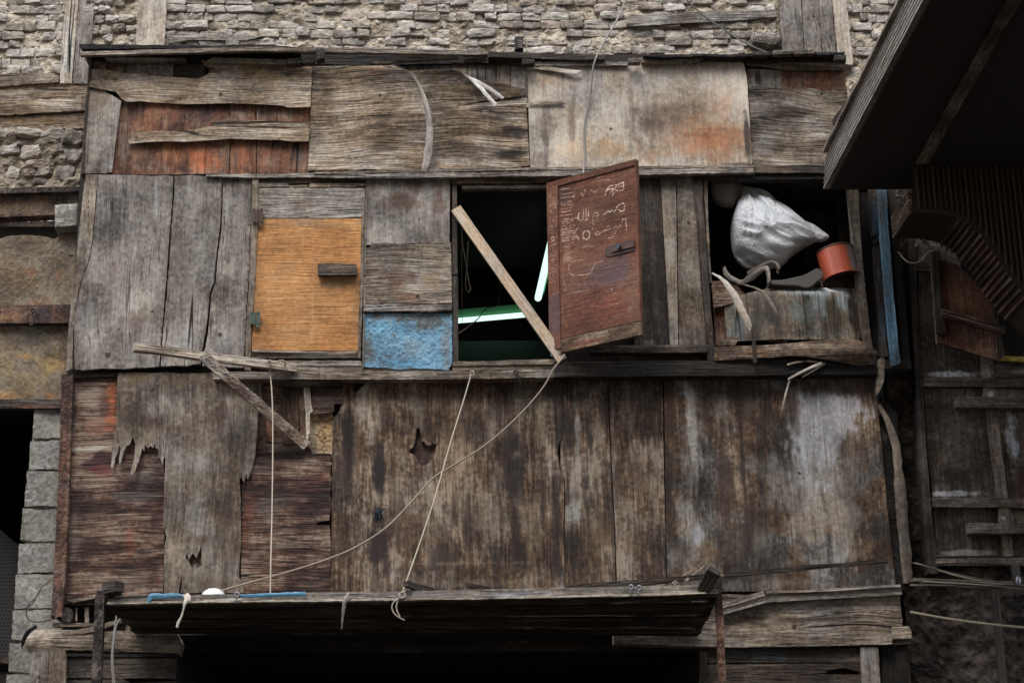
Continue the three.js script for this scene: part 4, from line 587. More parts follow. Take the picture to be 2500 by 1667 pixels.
  board(S, 'plywood_panel', 0.006, [630, 1082, 660, 1080, 700, 1084, 720, 1078, 740, 1090, 757, 1092, 764, 1108, 790, 1106, 808, 1108, 809, 1120, 804, 1124, 810, 1128, 806, 1160, 811, 1166, 806, 1200, 810, 1230, 803, 1270, 775, 1274, 772, 1282, 804, 1282, 808, 1330, 806, 1400, 806, 1447, 592, 1447, 588, 1400, 590, 1180, 604, 1175], { ...WN, kc: 1, st: [[700, 1090, 60, 12, [116, 106, 96], 0.7], [640, 1130, 40, 30, [48, 36, 34], 0.7], [760, 1230, 50, 60, [44, 24, 26], 0.85], [770, 1180, 30, 30, [92, 46, 36], 0.6], [720, 1200, 30, 50, [96, 58, 46], 0.5], [612, 1240, 16, 50, [112, 52, 40], 0.7], [600, 1300, 12, 60, [110, 54, 38], 0.6], [660, 1240, 40, 60, [72, 62, 62], 0.6], [700, 1330, 80, 14, [132, 120, 106], 0.5], [740, 1310, 60, 5, [160, 148, 130], 0.5], [690, 1390, 80, 20, [84, 56, 42], 0.5], [640, 1425, 50, 22, [124, 106, 84], 0.6], [760, 1425, 50, 20, [118, 100, 80], 0.5]] });
  // large brown sheets
  const hole = [1016, 1047, 1024, 1043, 1027, 1060, 1029, 1077, 1036, 1078, 1040, 1086, 1052, 1087, 1056, 1080, 1060, 1085, 1068, 1083, 1063, 1093, 1063, 1104, 1050, 1122, 1047, 1131, 1040, 1134, 1032, 1137, 1020, 1128, 1014, 1112, 999, 1105, 1001, 1096, 1008, 1092, 1011, 1083, 1015, 1076];
  const BR = { pal: 'brown', mat: 'flat', drip: 6, kg: 0.3, t: 0.012, kf: 1.1, km: 0.6, kb: 0.85, kc: 0.4, wob: 0.03, jag: 0.0018, warp: 0.005 };
  const V = (x, y, l, w, c, a) => [x, y, w * 1.1, l, c[0] > 100 ? c.map(q => q * 1.1) : c.map(q => q * 0.85), Math.min(0.95, a * 1.25), 0.75];
  board(S, 'plywood_panel', 0.006, [836, 928, 860, 930, 866, 960, 900, 930, 1100, 926, 1352, 921, 1354, 1000, 1357, 1080, 1366, 1140, 1377, 1165, 1378, 1440, 1100, 1444, 807, 1447, 810, 1270, 811, 1040, 814, 1020, 826, 1008, 834, 985], { ...BR, holes: hole, st: [V(850, 1080, 110, 16, [44, 32, 30], 0.85), V(838, 1150, 60, 20, [64, 48, 40], 0.6), V(925, 1160, 80, 14, [42, 32, 34], 0.85), V(925, 1340, 60, 34, [46, 34, 32], 0.8), V(885, 960, 80, 16, [150, 142, 132], 0.6), V(905, 1040, 60, 12, [148, 138, 126], 0.5), V(940, 1000, 80, 14, [72, 52, 38], 0.6), V(1010, 990, 60, 40, [136, 124, 110], 0.4), V(1060, 960, 50, 80, [120, 104, 90], 0.4), V(1100, 1100, 120, 50, [112, 88, 64], 0.4), V(1190, 1250, 90, 60, [134, 122, 108], 0.4), V(1250, 1120, 90, 18, [54, 42, 38], 0.75), V(1262, 1180, 60, 20, [48, 38, 36], 0.6), V(1220, 1020, 50, 26, [66, 50, 40], 0.6), V(1280, 960, 60, 40, [128, 118, 104], 0.4), V(1320, 1020, 80, 20, [128, 114, 96], 0.4), V(1300, 1260, 120, 34, [120, 104, 86], 0.4), V(1262, 1330, 100, 12, [58, 42, 34], 0.7), V(1325, 1200, 80, 10, [60, 44, 36], 0.6), V(1000, 1290, 90, 50, [82, 58, 42], 0.5), V(1080, 1340, 60, 40, [66, 50, 44], 0.6), V(1140, 1270, 70, 20, [72, 54, 44], 0.6), V(1360, 1250, 200, 14, [48, 38, 36], 0.6), V(1360, 1390, 40, 14, [54, 44, 40], 0.5), [1140, 1388, 240, 6, [72, 54, 42], 0.6, 0.7], [1140, 1375, 200, 5, [130, 112, 92], 0.5, 0.7], [1140, 1425, 260, 16, [126, 112, 94], 0.5, 0.8], V(1310, 1420, 40, 30, [110, 94, 78], 0.4), V(835, 1330, 90, 20, [92, 70, 52], 0.5), V(960, 1170, 90, 16, [92, 72, 54], 0.4)] });
  board(S, 'inner_board', -0.028, [980, 1030, 1090, 1030, 1090, 1150, 980, 1150], { pal: 'wine', t: 0.01 });
  board(S, 'batten', 0.012, [1353, 925, 1370, 925, 1374, 1060, 1366, 1080, 1360, 1110, 1356, 1050], { pal: 'dark', t: 0.02 });
  board(S, 'plywood_panel', 0.002, [1370, 924, 1484, 924, 1487, 1040, 1493, 1180, 1498, 1267, 1504, 1436, 1380, 1440, 1379, 1170, 1368, 1140], { ...BR, st: [V(1388, 1060, 110, 14, [52, 40, 38], 0.7), V(1410, 1040, 120, 9, [130, 128, 124], 0.6), V(1440, 1060, 110, 10, [54, 42, 38], 0.7), V(1434, 1190, 80, 8, [44, 36, 36], 0.7), V(1475, 1000, 40, 14, [58, 46, 42], 0.5), V(1465, 1060, 40, 18, [132, 118, 104], 0.4), V(1400, 1250, 34, 18, [138, 138, 134], 0.6), V(1395, 1320, 40, 14, [62, 52, 52], 0.7), V(1450, 1320, 80, 34, [92, 70, 48], 0.5), V(1460, 1140, 50, 20, [126, 114, 102], 0.4), V(1400, 1180, 60, 12, [116, 108, 100], 0.4), V(1410, 1410, 20, 30, [70, 50, 38], 0.5), V(1495, 1250, 180, 5, [66, 56, 50], 0.5)], knots: [[1478, 996, 6], [1480, 1013, 4], [1459, 935, 5]] });
  board(S, 'plywood_panel', 0.008, [1486, 924, 1618, 922, 1619, 1060, 1622, 1200, 1624, 1270, 1626, 1428, 1507, 1436, 1501, 1267, 1496, 1180, 1490, 1040], { ...BR, st: [V(1530, 990, 60, 20, [112, 92, 74], 0.4), V(1585, 1010, 50, 20, [74, 52, 38], 0.6), V(1560, 960, 40, 30, [84, 70, 60], 0.5), V(1510, 1200, 80, 10, [74, 56, 44], 0.5), V(1560, 1150, 60, 30, [92, 70, 54], 0.4), V(1530, 1240, 30, 24, [126, 112, 98], 0.4), V(1600, 1200, 120, 12, [120, 106, 92], 0.4), V(1560, 1330, 70, 40, [98, 76, 56], 0.4), V(1590, 1395, 30, 26, [62, 44, 34], 0.6), V(1606, 1080, 120, 8, [112, 94, 78], 0.4)] });
  board(S, 'plywood_panel', 0.004, [1621, 922, 1800, 919, 2000, 915, 2138, 914, 2140, 970, 2153, 1090, 2169, 1267, 2188, 1432, 2000, 1440, 1800, 1444, 1629, 1444, 1626, 1270, 1623, 1060], { ...BR, kf: 0.75, st: [V(1635, 1010, 120, 14, [82, 56, 38], 0.8), V(1632, 1220, 120, 10, [56, 40, 32], 0.8), V(1690, 1060, 160, 26, [146, 142, 138], 0.6), V(1680, 1230, 120, 30, [132, 128, 124], 0.5), V(1690, 960, 26, 30, [136, 138, 142], 0.7), V(1760, 1000, 80, 30, [126, 122, 116], 0.5), V(1790, 950, 60, 50, [84, 60, 44], 0.6), V(1820, 1000, 90, 12, [84, 60, 46], 0.6), V(1770, 1180, 140, 26, [76, 54, 44], 0.65), V(1860, 1180, 140, 8, [56, 42, 36], 0.7), V(1890, 1150, 110, 16, [140, 140, 142], 0.5), V(1812, 1120, 200, 5, [52, 40, 36], 0.6), V(1870, 990, 80, 14, [60, 44, 38], 0.5), V(1885, 1030, 90, 10, [62, 44, 38], 0.6), V(1705, 1310, 40, 20, [150, 154, 162], 0.6), V(1720, 1350, 40, 30, [106, 86, 64], 0.5), V(1660, 1370, 60, 26, [84, 64, 50], 0.5), V(1800, 1330, 70, 60, [98, 76, 62], 0.5), V(1960, 1200, 200, 90, [124, 116, 108], 0.55), V(2080, 1200, 160, 40, [104, 92, 82], 0.5), V(2110, 1130, 120, 14, [84, 62, 52], 0.5), [1995, 1040, 70, 130, [172, 172, 180], 0.9, 0.5, 0.75], [2035, 1005, 84, 70, [166, 166, 174], 0.85, 0.55, 0.75], [1962, 1080, 30, 80, [174, 176, 184], 0.7, 0.6], [2000, 1180, 90, 90, [150, 148, 146], 0.6, 0.8], [2010, 945, 100, 26, [74, 52, 38], 0.8, 0.6], [2115, 960, 30, 50, [72, 52, 40], 0.75, 0.6], V(1935, 1000, 60, 20, [74, 54, 42], 0.6), V(1960, 1150, 50, 20, [146, 150, 156], 0.4), V(2060, 1340, 40, 40, [138, 138, 138], 0.5), V(2040, 1250, 60, 50, [134, 128, 120], 0.4), [1900, 1425, 240, 14, [120, 112, 104], 0.5, 0.8], V(1850, 1340, 60, 26, [122, 116, 106], 0.4), V(1830, 1280, 120, 16, [66, 48, 40], 0.5)], knots: [[1952, 1155, 5]], kg: 0.8, km: 0.5, drip: 3 });
  // ---- right end: curled sheet edge, boards on edge
  band(S, 'curled_sheet', [[2146, 985, 0.03, 12], [2170, 1030, 0.05, 18], [2188, 1085, 0.06, 22], [2196, 1160, 0.055, 26], [2204, 1240, 0.05, 30], [2212, 1330, 0.045, 32], [2219, 1424, 0.04, 24]], { pal: 'greyb', n: 24, dir: V3(1, 0, -0.35), kc: 0.2, kf: 0.3, km: 0.3, t: 0.008, cup: 2 });
  board(S, 'end_board', 0.08, [2147, 876, 2154, 872, 2160, 876, 2158, 930, 2150, 950, 2142, 964, 2140, 950, 2143, 905], { pal: 'greyb', t: 0.05 });
  board(S, 'end_post', -0.02, [2146, 960, 2190, 1010, 2206, 1440, 2160, 1440], { pal: 'black', kind: 'mud', t: 0.08, mat: 'rough', warp: 0.02, wf: 12, cell: 0.02 });
  // ---- bottom right boards
  board(S, 'moulding', 0.03, [1870, 1445, 2030, 1437, 2199, 1427, 2202, 1451, 2040, 1461, 1872, 1470], { h: 1, pal: 'grey', t: 0.03, kb: 0.3, kc: 0.3, jag: 0.002, fn: (u, v, x, y) => 0, st: [[2030, 1447, 170, 6, [84, 76, 70], 0.7]] });
  board(S, 'moulding_lip', 0.05, [1870, 1444, 2030, 1436, 2199, 1426, 2199, 1432, 2030, 1443, 1870, 1450], { h: 1, pal: 'grey', t: 0.03, jag: 0.001 }); board(S, 'moulding_lip', 0.05, [1872, 1463, 2040, 1454, 2202, 1445, 2202, 1452, 2040, 1461, 1872, 1470], { h: 1, pal: 'grey', t: 0.03, jag: 0.001 });
  for (let i = 0; i < 4; i++) { const f = i / 4, g = (i + 0.8) / 4; board(S, 'moulding', 0.05 + (i % 2) * 0.012, [1755 + 4 * f, 1474 + 30 * f, 1864 + 8 * f, 1441 + 31 * f, 1864 + 8 * g, 1441 + 31 * g, 1755 + 4 * g, 1474 + 30 * g], { h: 1, ang: 0.3, pal: 'grey', t: 0.03, jag: 0.001, kb: 0.3 }); }
  board(S, 'plank', 0.01, [1690, 1450, 1870, 1452, 2197, 1446, 2200, 1500, 2204, 1510, 2203, 1530, 2210, 1535, 2208, 1545, 2150, 1549, 1690, 1545], { h: 1, pal: 'greyb', t: 0.025, wob: 0.07, warp: 0.008, kc: 1.3, st: [[1950, 1470, 200, 16, [92, 82, 76], 0.6], [1980, 1512, 140, 8, [58, 44, 36], 0.6], [2000, 1495, 40, 10, [130, 130, 136], 0.4]], knots: [[1939, 1532, 7]] });
  board(S, 'beam', 0.045, [1498, 1536, 1550, 1534, 1700, 1538, 1800, 1541, 2178, 1547, 2178, 1572, 2000, 1577, 1800, 1580, 1680, 1578, 1560, 1572, 1500, 1570], { h: 1, pal: 'greyb', t: 0.12, kc: 1, st: [[1600, 1552, 90, 14, [108, 104, 98], 0.4]] });
  board(S, 'beam_end', 0.02, [2178, 1530, 2218, 1528, 2225, 1540, 2225, 1558, 2178, 1560], { h: 1, pal: 'greyb', t: 0.1 }); board(S, 'beam_end', 0.0, [2178, 1561, 2225, 1559, 2224, 1572, 2178, 1574], { h: 1, pal: 'dark', t: 0.1 });
  board(S, 'plank', 0.0, [1727, 1582, 2103, 1580, 2104, 1617, 1727, 1618], { h: 1, pal: 'dark', t: 0.02, st: [[1860, 1600, 60, 14, [58, 88, 104], 0.7], [1800, 1598, 40, 10, [60, 78, 88], 0.6]] });
  board(S, 'plank', 0.005, [1727, 1622, 2000, 1620, 2103, 1618, 2100, 1640, 2060, 1630, 2020, 1636, 2018, 1642, 1970, 1646, 2103, 1646, 2104, 1680, 1727, 1680], { h: 1, pal: 'dark', t: 0.02, jag: 0.004 });
  board(S, 'plank', 0.0, [1727, 1684, 2104, 1684, 2104, 1800, 1727, 1800], { h: 1, pal: 'dark', t: 0.02 });
  board(S, 'post', 0.03, [2101, 1579, 2144, 1580, 2150, 1680, 2152, 1960, 2108, 1960, 2106, 1680], { pal: 'grey', t: 0.1, kb: 0.5, st: [[2120, 1600, 14, 30, [120, 124, 132], 0.6]] });
  board(S, 'post', 0.02, [1708, 1588, 1727, 1588, 1727, 1800, 1708, 1800], { pal: 'dark', t: 0.06 });
  board(S, 'post', -0.03, [2152, 1578, 2212, 1574, 2214, 1660, 2216, 1960, 2156, 1960], { pal: 'black', t: 0.1, mat: 'rough' });
  // ---- bottom left boards under the shack
  board(S, 'plank', 0.02, [150, 1453, 250, 1444, 420, 1444, 420, 1479, 156, 1476], { h: 1, pal: 'wine', t: 0.02, kc: 1.5 }); board(S, 'splinter', 0.045, [160, 1466, 240, 1450, 256, 1448, 252, 1456, 180, 1471], { h: 1, pal: 'greyb', t: 0.02 });
  board(S, 'batten', 0.03, [128, 1520, 240, 1521, 245, 1528, 128, 1530], { h: 1, pal: 'greyb', t: 0.05 });
  board(S, 'plank', 0.05, [150, 1545, 230, 1528, 305, 1508, 307, 1516, 236, 1540, 160, 1554], { h: 1, ang: 0.15, pal: 'greyb', t: 0.03 });
  board(S, 'stub', 0.02, [306, 1510, 322, 1512, 336, 1540, 306, 1540], { pal: 'greyb', t: 0.05 });
  board(S, 'log_beam', 0.06, [86, 1534, 150, 1536, 300, 1539, 430, 1541, 440, 1566, 430, 1592, 300, 1590, 160, 1586, 66, 1590, 60, 1575, 62, 1556, 72, 1544], { h: 1, pal: 'greyb', t: 0.2, kc: 1.8, jag: 0.005, warp: 0.012, wf: 8, fn: (u, v) => -0.03 * Math.abs(v - 0.5) * 2 });
  board(S, 'plank', 0.03, [160, 1594, 430, 1596, 430, 1604, 160, 1602], { h: 1, pal: 'black', t: 0.03 });
  board(S, 'plank', 0.02, [168, 1603, 330, 1605, 430, 1607, 430, 1657, 330, 1655, 165, 1655], { h: 1, pal: 'dark', t: 0.03, st: [[340, 1622, 30, 14, [24, 22, 22], 0.5], [280, 1625, 90, 20, [82, 70, 58], 0.5]] });
  board(S, 'plank', 0.02, [168, 1660, 260, 1658, 300, 1656, 320, 1668, 430, 1662, 430, 1760, 165, 1760], { h: 1, pal: 'dark', t: 0.03 });
  board(S, 'post', 0.05, [76, 1592, 118, 1588, 116, 1680, 112, 1960, 66, 1960, 72, 1680], { pal: 'grey', t: 0.1, kc: 1.5, knots: [[94, 1655, 5]] }); board(S, 'post', 0.06, [119, 1586, 158, 1582, 162, 1600, 160, 1680, 158, 1960, 114, 1960, 117, 1680], { pal: 'greyb', t: 0.1, kc: 1.2 });
  board(S, 'log_end', 0.04, [155, 1484, 166, 1482, 176, 1488, 178, 1505, 172, 1518, 156, 1518, 138, 1512], { pal: 'dark', kind: 'mud', t: 0.1 });
  for (const [a, b, c, d] of [[207, 1482, 216, 1520], [231, 1482, 236, 1515], [184, 1484, 188, 1516]]) board(S, 'slat', 0.0, rect(a, b, c, d), { pal: 'light', t: 0.02 });
}

// ---------------------------------------------------------------- window room, tube lamps, open shutter, leaning board
{
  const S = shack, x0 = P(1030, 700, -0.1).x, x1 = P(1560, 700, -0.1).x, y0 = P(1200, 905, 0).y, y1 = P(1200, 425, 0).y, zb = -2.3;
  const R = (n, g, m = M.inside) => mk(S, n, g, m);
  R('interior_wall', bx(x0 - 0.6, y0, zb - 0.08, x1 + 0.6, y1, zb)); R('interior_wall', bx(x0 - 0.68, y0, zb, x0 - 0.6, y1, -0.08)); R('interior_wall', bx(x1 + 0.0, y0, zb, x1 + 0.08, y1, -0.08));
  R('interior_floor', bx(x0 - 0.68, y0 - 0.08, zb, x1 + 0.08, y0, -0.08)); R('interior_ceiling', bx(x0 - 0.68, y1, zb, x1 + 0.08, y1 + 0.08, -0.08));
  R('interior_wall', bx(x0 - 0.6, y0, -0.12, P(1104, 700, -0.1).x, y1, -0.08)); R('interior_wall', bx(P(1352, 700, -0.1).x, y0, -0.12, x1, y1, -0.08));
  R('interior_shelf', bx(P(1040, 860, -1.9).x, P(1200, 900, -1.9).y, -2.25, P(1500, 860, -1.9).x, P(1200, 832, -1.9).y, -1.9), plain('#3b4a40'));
  const lamp = (label, a, b, up, hw, tr0) => {
    const t = thing('tube_lamp', label, 'lamp', 'tube lamps inside the window'), d = b.clone().sub(a), L = d.length(), q = new THREE.Quaternion().setFromUnitVectors(V3(1, 0, 0), d.clone().normalize()), mid = a.clone().add(b).multiplyScalar(0.5);
    const g = new THREE.CapsuleGeometry(tr0, L - 0.04, 4, 10); g.rotateZ(Math.PI / 2); g.applyQuaternion(q); g.translate(mid.x, mid.y, mid.z);
    mk(t, 'tube', g, new THREE.MeshStandardMaterial({ color: '#ffffff', emissive: new THREE.Color(0.72, 1, 0.9), emissiveIntensity: 0.42 }));
    const h = new THREE.BoxGeometry(L + 0.06, hw, 0.05); h.applyQuaternion(q); const o = mid.clone().addScaledVector(up, 0.045 + hw / 2); h.translate(o.x, o.y, o.z - 0.05); mk(t, 'housing', h, M.green);
    for (const e of [a, b]) { const k = new THREE.BoxGeometry(0.03, 0.06, 0.04); k.applyQuaternion(q); const c = e.clone().addScaledVector(up, 0.03); k.translate(c.x, c.y, c.z); mk(t, 'end_cap', k, M.green); }
    const l = new THREE.RectAreaLight(new THREE.Color(0.8, 1, 0.9), 0.6, L, 0.03); l.position.copy(mid).addScaledVector(up, -0.03); rebase(t); l.position.sub(t.position); t.add(l); const w = mid.clone().addScaledVector(up, -1); l.lookAt(w.x, w.y, w.z);
    return t;
  };
  lamp('lit tube lamp lying level across the back of the window room', P(1080, 786, -1.75), P(1296, 767, -1.75), V3(0, 1, 0), 0.05, 0.021);
  lamp('lit tube lamp running steeply away under the ceiling beside the open shutter', P(1347, 585, -0.55), P(1313, 730, -1.5), V3(0.3, 1, 0).normalize(), 0.07, 0.026);
  // cords hanging in the window
  const hc = thing('looped_string', 'thin looped string hanging inside the dark window', 'string');
  cord(hc, 'cord', [[1128, 455, -0.1], [1129, 590, -0.12], [1137, 640, -0.12], [1145, 690, -0.12], [1149, 705, -0.12], [1143, 715, -0.12], [1137, 700, -0.12], [1141, 640, -0.12], [1143, 588, -0.12]], 0.0035, plain('#5a5348')); cord(hc, 'cord', [[1127, 455, -0.1], [1127, 600, -0.12], [1128, 790, -0.12]], 0.002, plain('#5a5348')); rebase(hc);
  const tc = thing('slanting_string', 'string tied from the window post to the tube lamp', 'string'); cord(tc, 'cord', [[1119, 814, 0.02], [1140, 800, -0.3], [1168, 777, -1.0], [1190, 752, -1.6], [1216, 742, -1.72], [1219, 690, -1.74], [1222, 600, -1.76]], 0.004, plain('#6d675c')); rebase(tc);

  // open shutter
  const BL = P(1346, 866, 0.07), TL = P(1338, 449, 0.07), BR = P(1568, 816, 0.43), TR = P(1557, 391, 0.43);
  const X = BR.clone().sub(BL).normalize(), Zv = X.clone().cross(TL.clone().sub(BL)).normalize(), Yv = Zv.clone().cross(X);
  const D = grp(shack, 'shutter'); D.userData.label = 'red brown shutter swung open, scrawled with chalk tallies';
  const loc = v => { const d = v.clone().sub(BL); return [d.dot(X), d.dot(Yv)]; };
  const bl = [0, 0], tl = loc(TL), br = loc(BR), tr = loc(TR);
  const at = (u, v) => { const f = (a, b, c, d) => (a * (1 - u) + b * u) * v + (c * (1 - u) + d * u) * (1 - v); return [f(tl[0], tr[0], bl[0], br[0]), f(tl[1], tr[1], bl[1], br[1])]; };
  // marks are read in an enlarged view of the shutter (x 25..745, y 35..1525) and turned into shares of its width and height
  const mark = (x, y) => { let u = 0.5, v = 0.5; for (let k = 0; k < 4; k++) { const xl = 25 + 22 * (1 - v), xr = 700 + 45 * (1 - v); u = (x - xl) / (xr - xl); const yt = 215 - 180 * u, yb = 1525 - 155 * u; v = 1 - (y - yt) / (yb - yt); } return at(u, v); };
  const CH = [214, 192, 176], sk = [];
  const ln = (p, a = 1, w = 0.0055, col = CH) => sk.push({ p: pairs(p).flatMap(q => mark(q[0], q[1])), w, col, a });
  rs = 777;
  for (const [y, l] of [[258, 100], [296, 96], [325, 108], [362, 84], [376, 96], [388, 100], [412, 86], [436, 84], [464, 96], [494, 130], [510, 100], [526, 70], [548, 110], [568, 96], [580, 100], [592, 104], [603, 106], [616, 110], [628, 116], [640, 116], [652, 112], [664, 104]]) ln([rr(124, 140), y + 6, 180, y, 130 + l, y - 8 + rr(-5, 5)], rr(0.7, 1.1), 0.0045);
  for (let i = 0; i < 14; i++) ln([150 + rr(-4, 6), 690 + i * 10.5, 205 + rr(-8, 24), 678 + i * 10.5], rr(0.5, 0.9), 0.004);
  for (const y of [310, 330, 345, 362, 380, 480, 498, 512, 528, 545, 560, 580, 600, 640, 668, 686, 700, 720, 745, 762, 780, 855, 872, 888, 905, 922, 940, 958, 980]) ln([40 + rr(-2, 6), y + 10, 110 + rr(-14, 4), y - 4], rr(0.5, 0.9), 0.004);
  ln([50, 410, 62, 388, 80, 380, 98, 392, 96, 412, 80, 414, 72, 400], 0.7); ln([44, 420, 74, 452], 0.6); ln([62, 650, 72, 636, 84, 642, 84, 662, 72, 668, 62, 654], 0.7); ln([60, 820, 72, 806, 84, 818, 78, 838, 64, 836], 0.5);
  // three rows of handwriting, standing on end as on the board
  ln([468, 312, 482, 268, 500, 240, 560, 234, 606, 212, 606, 272, 560, 280, 520, 262, 480, 270], 1.2, 0.007); ln([505, 300, 520, 262, 530, 300, 524, 318], 0.8); ln([560, 232, 540, 258, 570, 250, 600, 240], 0.6);
  ln([282, 268, 300, 330, 318, 262], 0.6); ln([352, 270, 392, 284, 410, 272, 430, 260], 0.6); ln([385, 290, 400, 300, 396, 318], 0.6); ln([240, 252, 232, 300, 222, 330], 0.4); ln([395, 180, 460, 164], 0.6); ln([396, 208, 450, 194, 506, 190], 0.7);
  ln([268, 448, 262, 490, 280, 508, 300, 500, 318, 506, 338, 494, 344, 440, 340, 412], 1.2, 0.007); ln([300, 498, 304, 420], 0.7); ln([322, 500, 324, 416], 0.7); ln([372, 486, 392, 448, 412, 446, 420, 470, 398, 474], 0.8); ln([372, 486, 380, 540, 372, 580], 0.7);
  ln([452, 462, 480, 452, 490, 434, 505, 448, 520, 432, 536, 444, 552, 424, 560, 400, 580, 386, 602, 372, 616, 396, 612, 430, 590, 440, 566, 424], 1.1, 0.0065); ln([470, 440, 520, 430], 0.5);
  ln([300, 620, 312, 592, 340, 588, 354, 606, 350, 640, 330, 656, 306, 646, 300, 620], 1.1, 0.0065); ln([392, 618, 412, 590, 432, 612, 410, 622, 392, 612], 0.7); ln([432, 606, 462, 590, 480, 560, 500, 552, 520, 580, 494, 600, 470, 586, 540, 566], 0.7); ln([540, 560, 596, 530, 600, 500, 628, 500, 630, 586, 622, 520], 0.8); ln([596, 540, 560, 570, 546, 610, 520, 644, 492, 646], 0.8); ln([232, 640, 262, 628, 272, 668, 240, 600, 262, 560], 0.6);
  ln([300, 700, 360, 690], 0.4); ln([300, 716, 370, 704], 0.4); ln([302, 734, 350, 728], 0.3);
  ln([190, 880, 200, 840, 240, 816, 300, 812], 0.5); ln([190, 880, 196, 912, 230, 928, 330, 924, 366, 908, 380, 866, 400, 832, 460, 820], 0.5); ln([140, 930, 340, 926], 0.35); ln([150, 1000, 300, 1000, 420, 980], 0.3); ln([150, 960, 170, 1050, 150, 1040, 210, 1040, 240, 1060, 330, 1040, 360, 1000], 0.3); ln([76, 1080, 130, 1062], 0.5); ln([360, 1160, 420, 1166], 0.5); ln([500, 1080, 570, 1060], 0.4); ln([500, 1120, 560, 1108], 0.4); ln([505, 1155, 570, 1146], 0.4); ln([520, 1030, 526, 1050], 0.6); ln([640, 1210, 665, 1170], 0.4);
  for (let i = 0; i < 70; i++) { const x = rr(60, 720), y = rr(280, 1380), a = rr(-0.5, 0.3), l = rr(6, 46); ln([x, y, x + l, y + l * a], rr(0.12, 0.3), 0.0022, [160, 122, 98]); }
  const sts = [[at(0.62, 0.4), 0.2, 0.12, [94, 68, 74], 0.7], [at(0.75, 0.36), 0.12, 0.1, [92, 68, 78], 0.6], [at(0.62, 0.18), 0.22, 0.12, [124, 52, 38], 0.75], [at(0.4, 0.2), 0.16, 0.1, [112, 56, 42], 0.6], [at(0.93, 0.25), 0.06, 0.2, [104, 80, 62], 0.5], [at(0.5, 0.7), 0.25, 0.3, [108, 72, 52], 0.5], [at(0.15, 0.9), 0.12, 0.08, [66, 38, 36], 0.6], [at(0.25, 0.35), 0.14, 0.12, [110, 74, 56], 0.4]].map(q => [q[0][0], q[0][1], q[1], q[2], q[3], q[4], 0.7]);
  const poly = (u0, v0, u1, v1) => [at(u0, v0), at(u1, v0), at(u1, v1), at(u0, v1)];
  const SH = { pal: 'shut', kg: 0.1, kf: 0.22, km: 0.12, kb: 0.6, kc: 0.05, jag: 0.001, warp: 0.002, mat: 'flat', wob: 0.02 };
  const leaf = [];
  leaf.push(boardM(D, 'panel', poly(0.0, 0.075, 0.985, 0.97), { ...SH, h: 1, z: 0.012, t: 0.012, st: sts, strokes: sk }));
  leaf.push(boardM(D, 'stile', poly(0.0, 0.02, 0.125, 0.965), { ...SH, z: 0.022, t: 0.01, st: [[...at(0.06, 0.2), 0.06, 0.2, [84, 62, 74], 0.7, 0.7], [...at(0.06, 0.6), 0.05, 0.3, [112, 60, 44], 0.5, 0.7]], strokes: sk }));
  leaf.push(boardM(D, 'stile', poly(0.985, 0.07, 1.0, 1.0), { ...SH, z: 0.018, t: 0.035 }));
  leaf.push(boardM(D, 'top_rail', poly(0.0, 0.965, 0.985, 1.0), { ...SH, h: 1, z: 0.02, t: 0.035 }));
  leaf.push(boardM(D, 'bottom_rail', poly(0.12, -0.005, 1.0, 0.07), { ...SH, h: 1, z: 0.016, t: 0.03, pal: 'brown', st: [[...at(0.4, 0.02), 0.14, 0.016, [112, 44, 32], 0.8, 0.8], [...at(0.8, 0.04), 0.1, 0.02, [60, 34, 26], 0.7, 0.8], [...at(0.93, 0.03), 0.05, 0.03, [150, 118, 86], 0.6, 0.8], [...at(0.3, 0.005), 0.2, 0.01, [150, 102, 66], 0.6, 0.8]] }));
  leaf.push(boardM(D, 'bottom_rail', poly(0.0, -0.01, 0.115, 0.045), { ...SH, h: 1, z: 0.012, t: 0.028, pal: 'greyb' }));
  { // sliding latch
    const c0 = at(0.69, 0.505), c1 = at(0.955, 0.51), w = c1[0] - c0[0], sh = new THREE.Shape(); const r = 0.036; sh.moveTo(0, r); sh.absarc(0, 0, r, Math.PI / 2, Math.PI * 1.5, false); sh.lineTo(w, -r); sh.lineTo(w, r);
    const g = new THREE.ExtrudeGeometry(sh, { depth: 0.004, bevelEnabled: false, curveSegments: 10 }); g.translate(c0[0], c0[1], 0.0155); const b = new THREE.BoxGeometry(w * 0.92, 0.026, 0.01); b.translate(c0[0] + w * 0.55, c0[1] - 0.002, 0.024); leaf.push(mk(D, 'latch_plate', g, plain('#43322d', 0.5, 0.4)), mk(D, 'latch_bolt', b, plain('#503c35', 0.5, 0.4)));
    const k = new THREE.CylinderGeometry(0.018, 0.014, 0.022, 12); k.rotateX(Math.PI / 2); k.translate(c0[0] + w * 0.42, c0[1] + 0.006, 0.04); leaf.push(mk(D, 'latch_knob', k, plain('#3a3b44', 0.35, 0.6)));
  }
  const Bm = new THREE.Matrix4().makeBasis(X, Yv, Zv); D.quaternion.setFromRotationMatrix(Bm); D.position.copy(BL);
  // the pale board leaning in the window
  const lb = thing('leaning_board', 'pale sawn board leaning diagonally across the open window', 'board'); bar(lb, 'board', P(1113, 509, 0.075), P(1373, 879, 0.1), 0.068, 0.024, { pal: 'pale', kf: 0.6, kc: 0.2, kb: 0.3, rough: 0.001 }); rebase(lb);
}

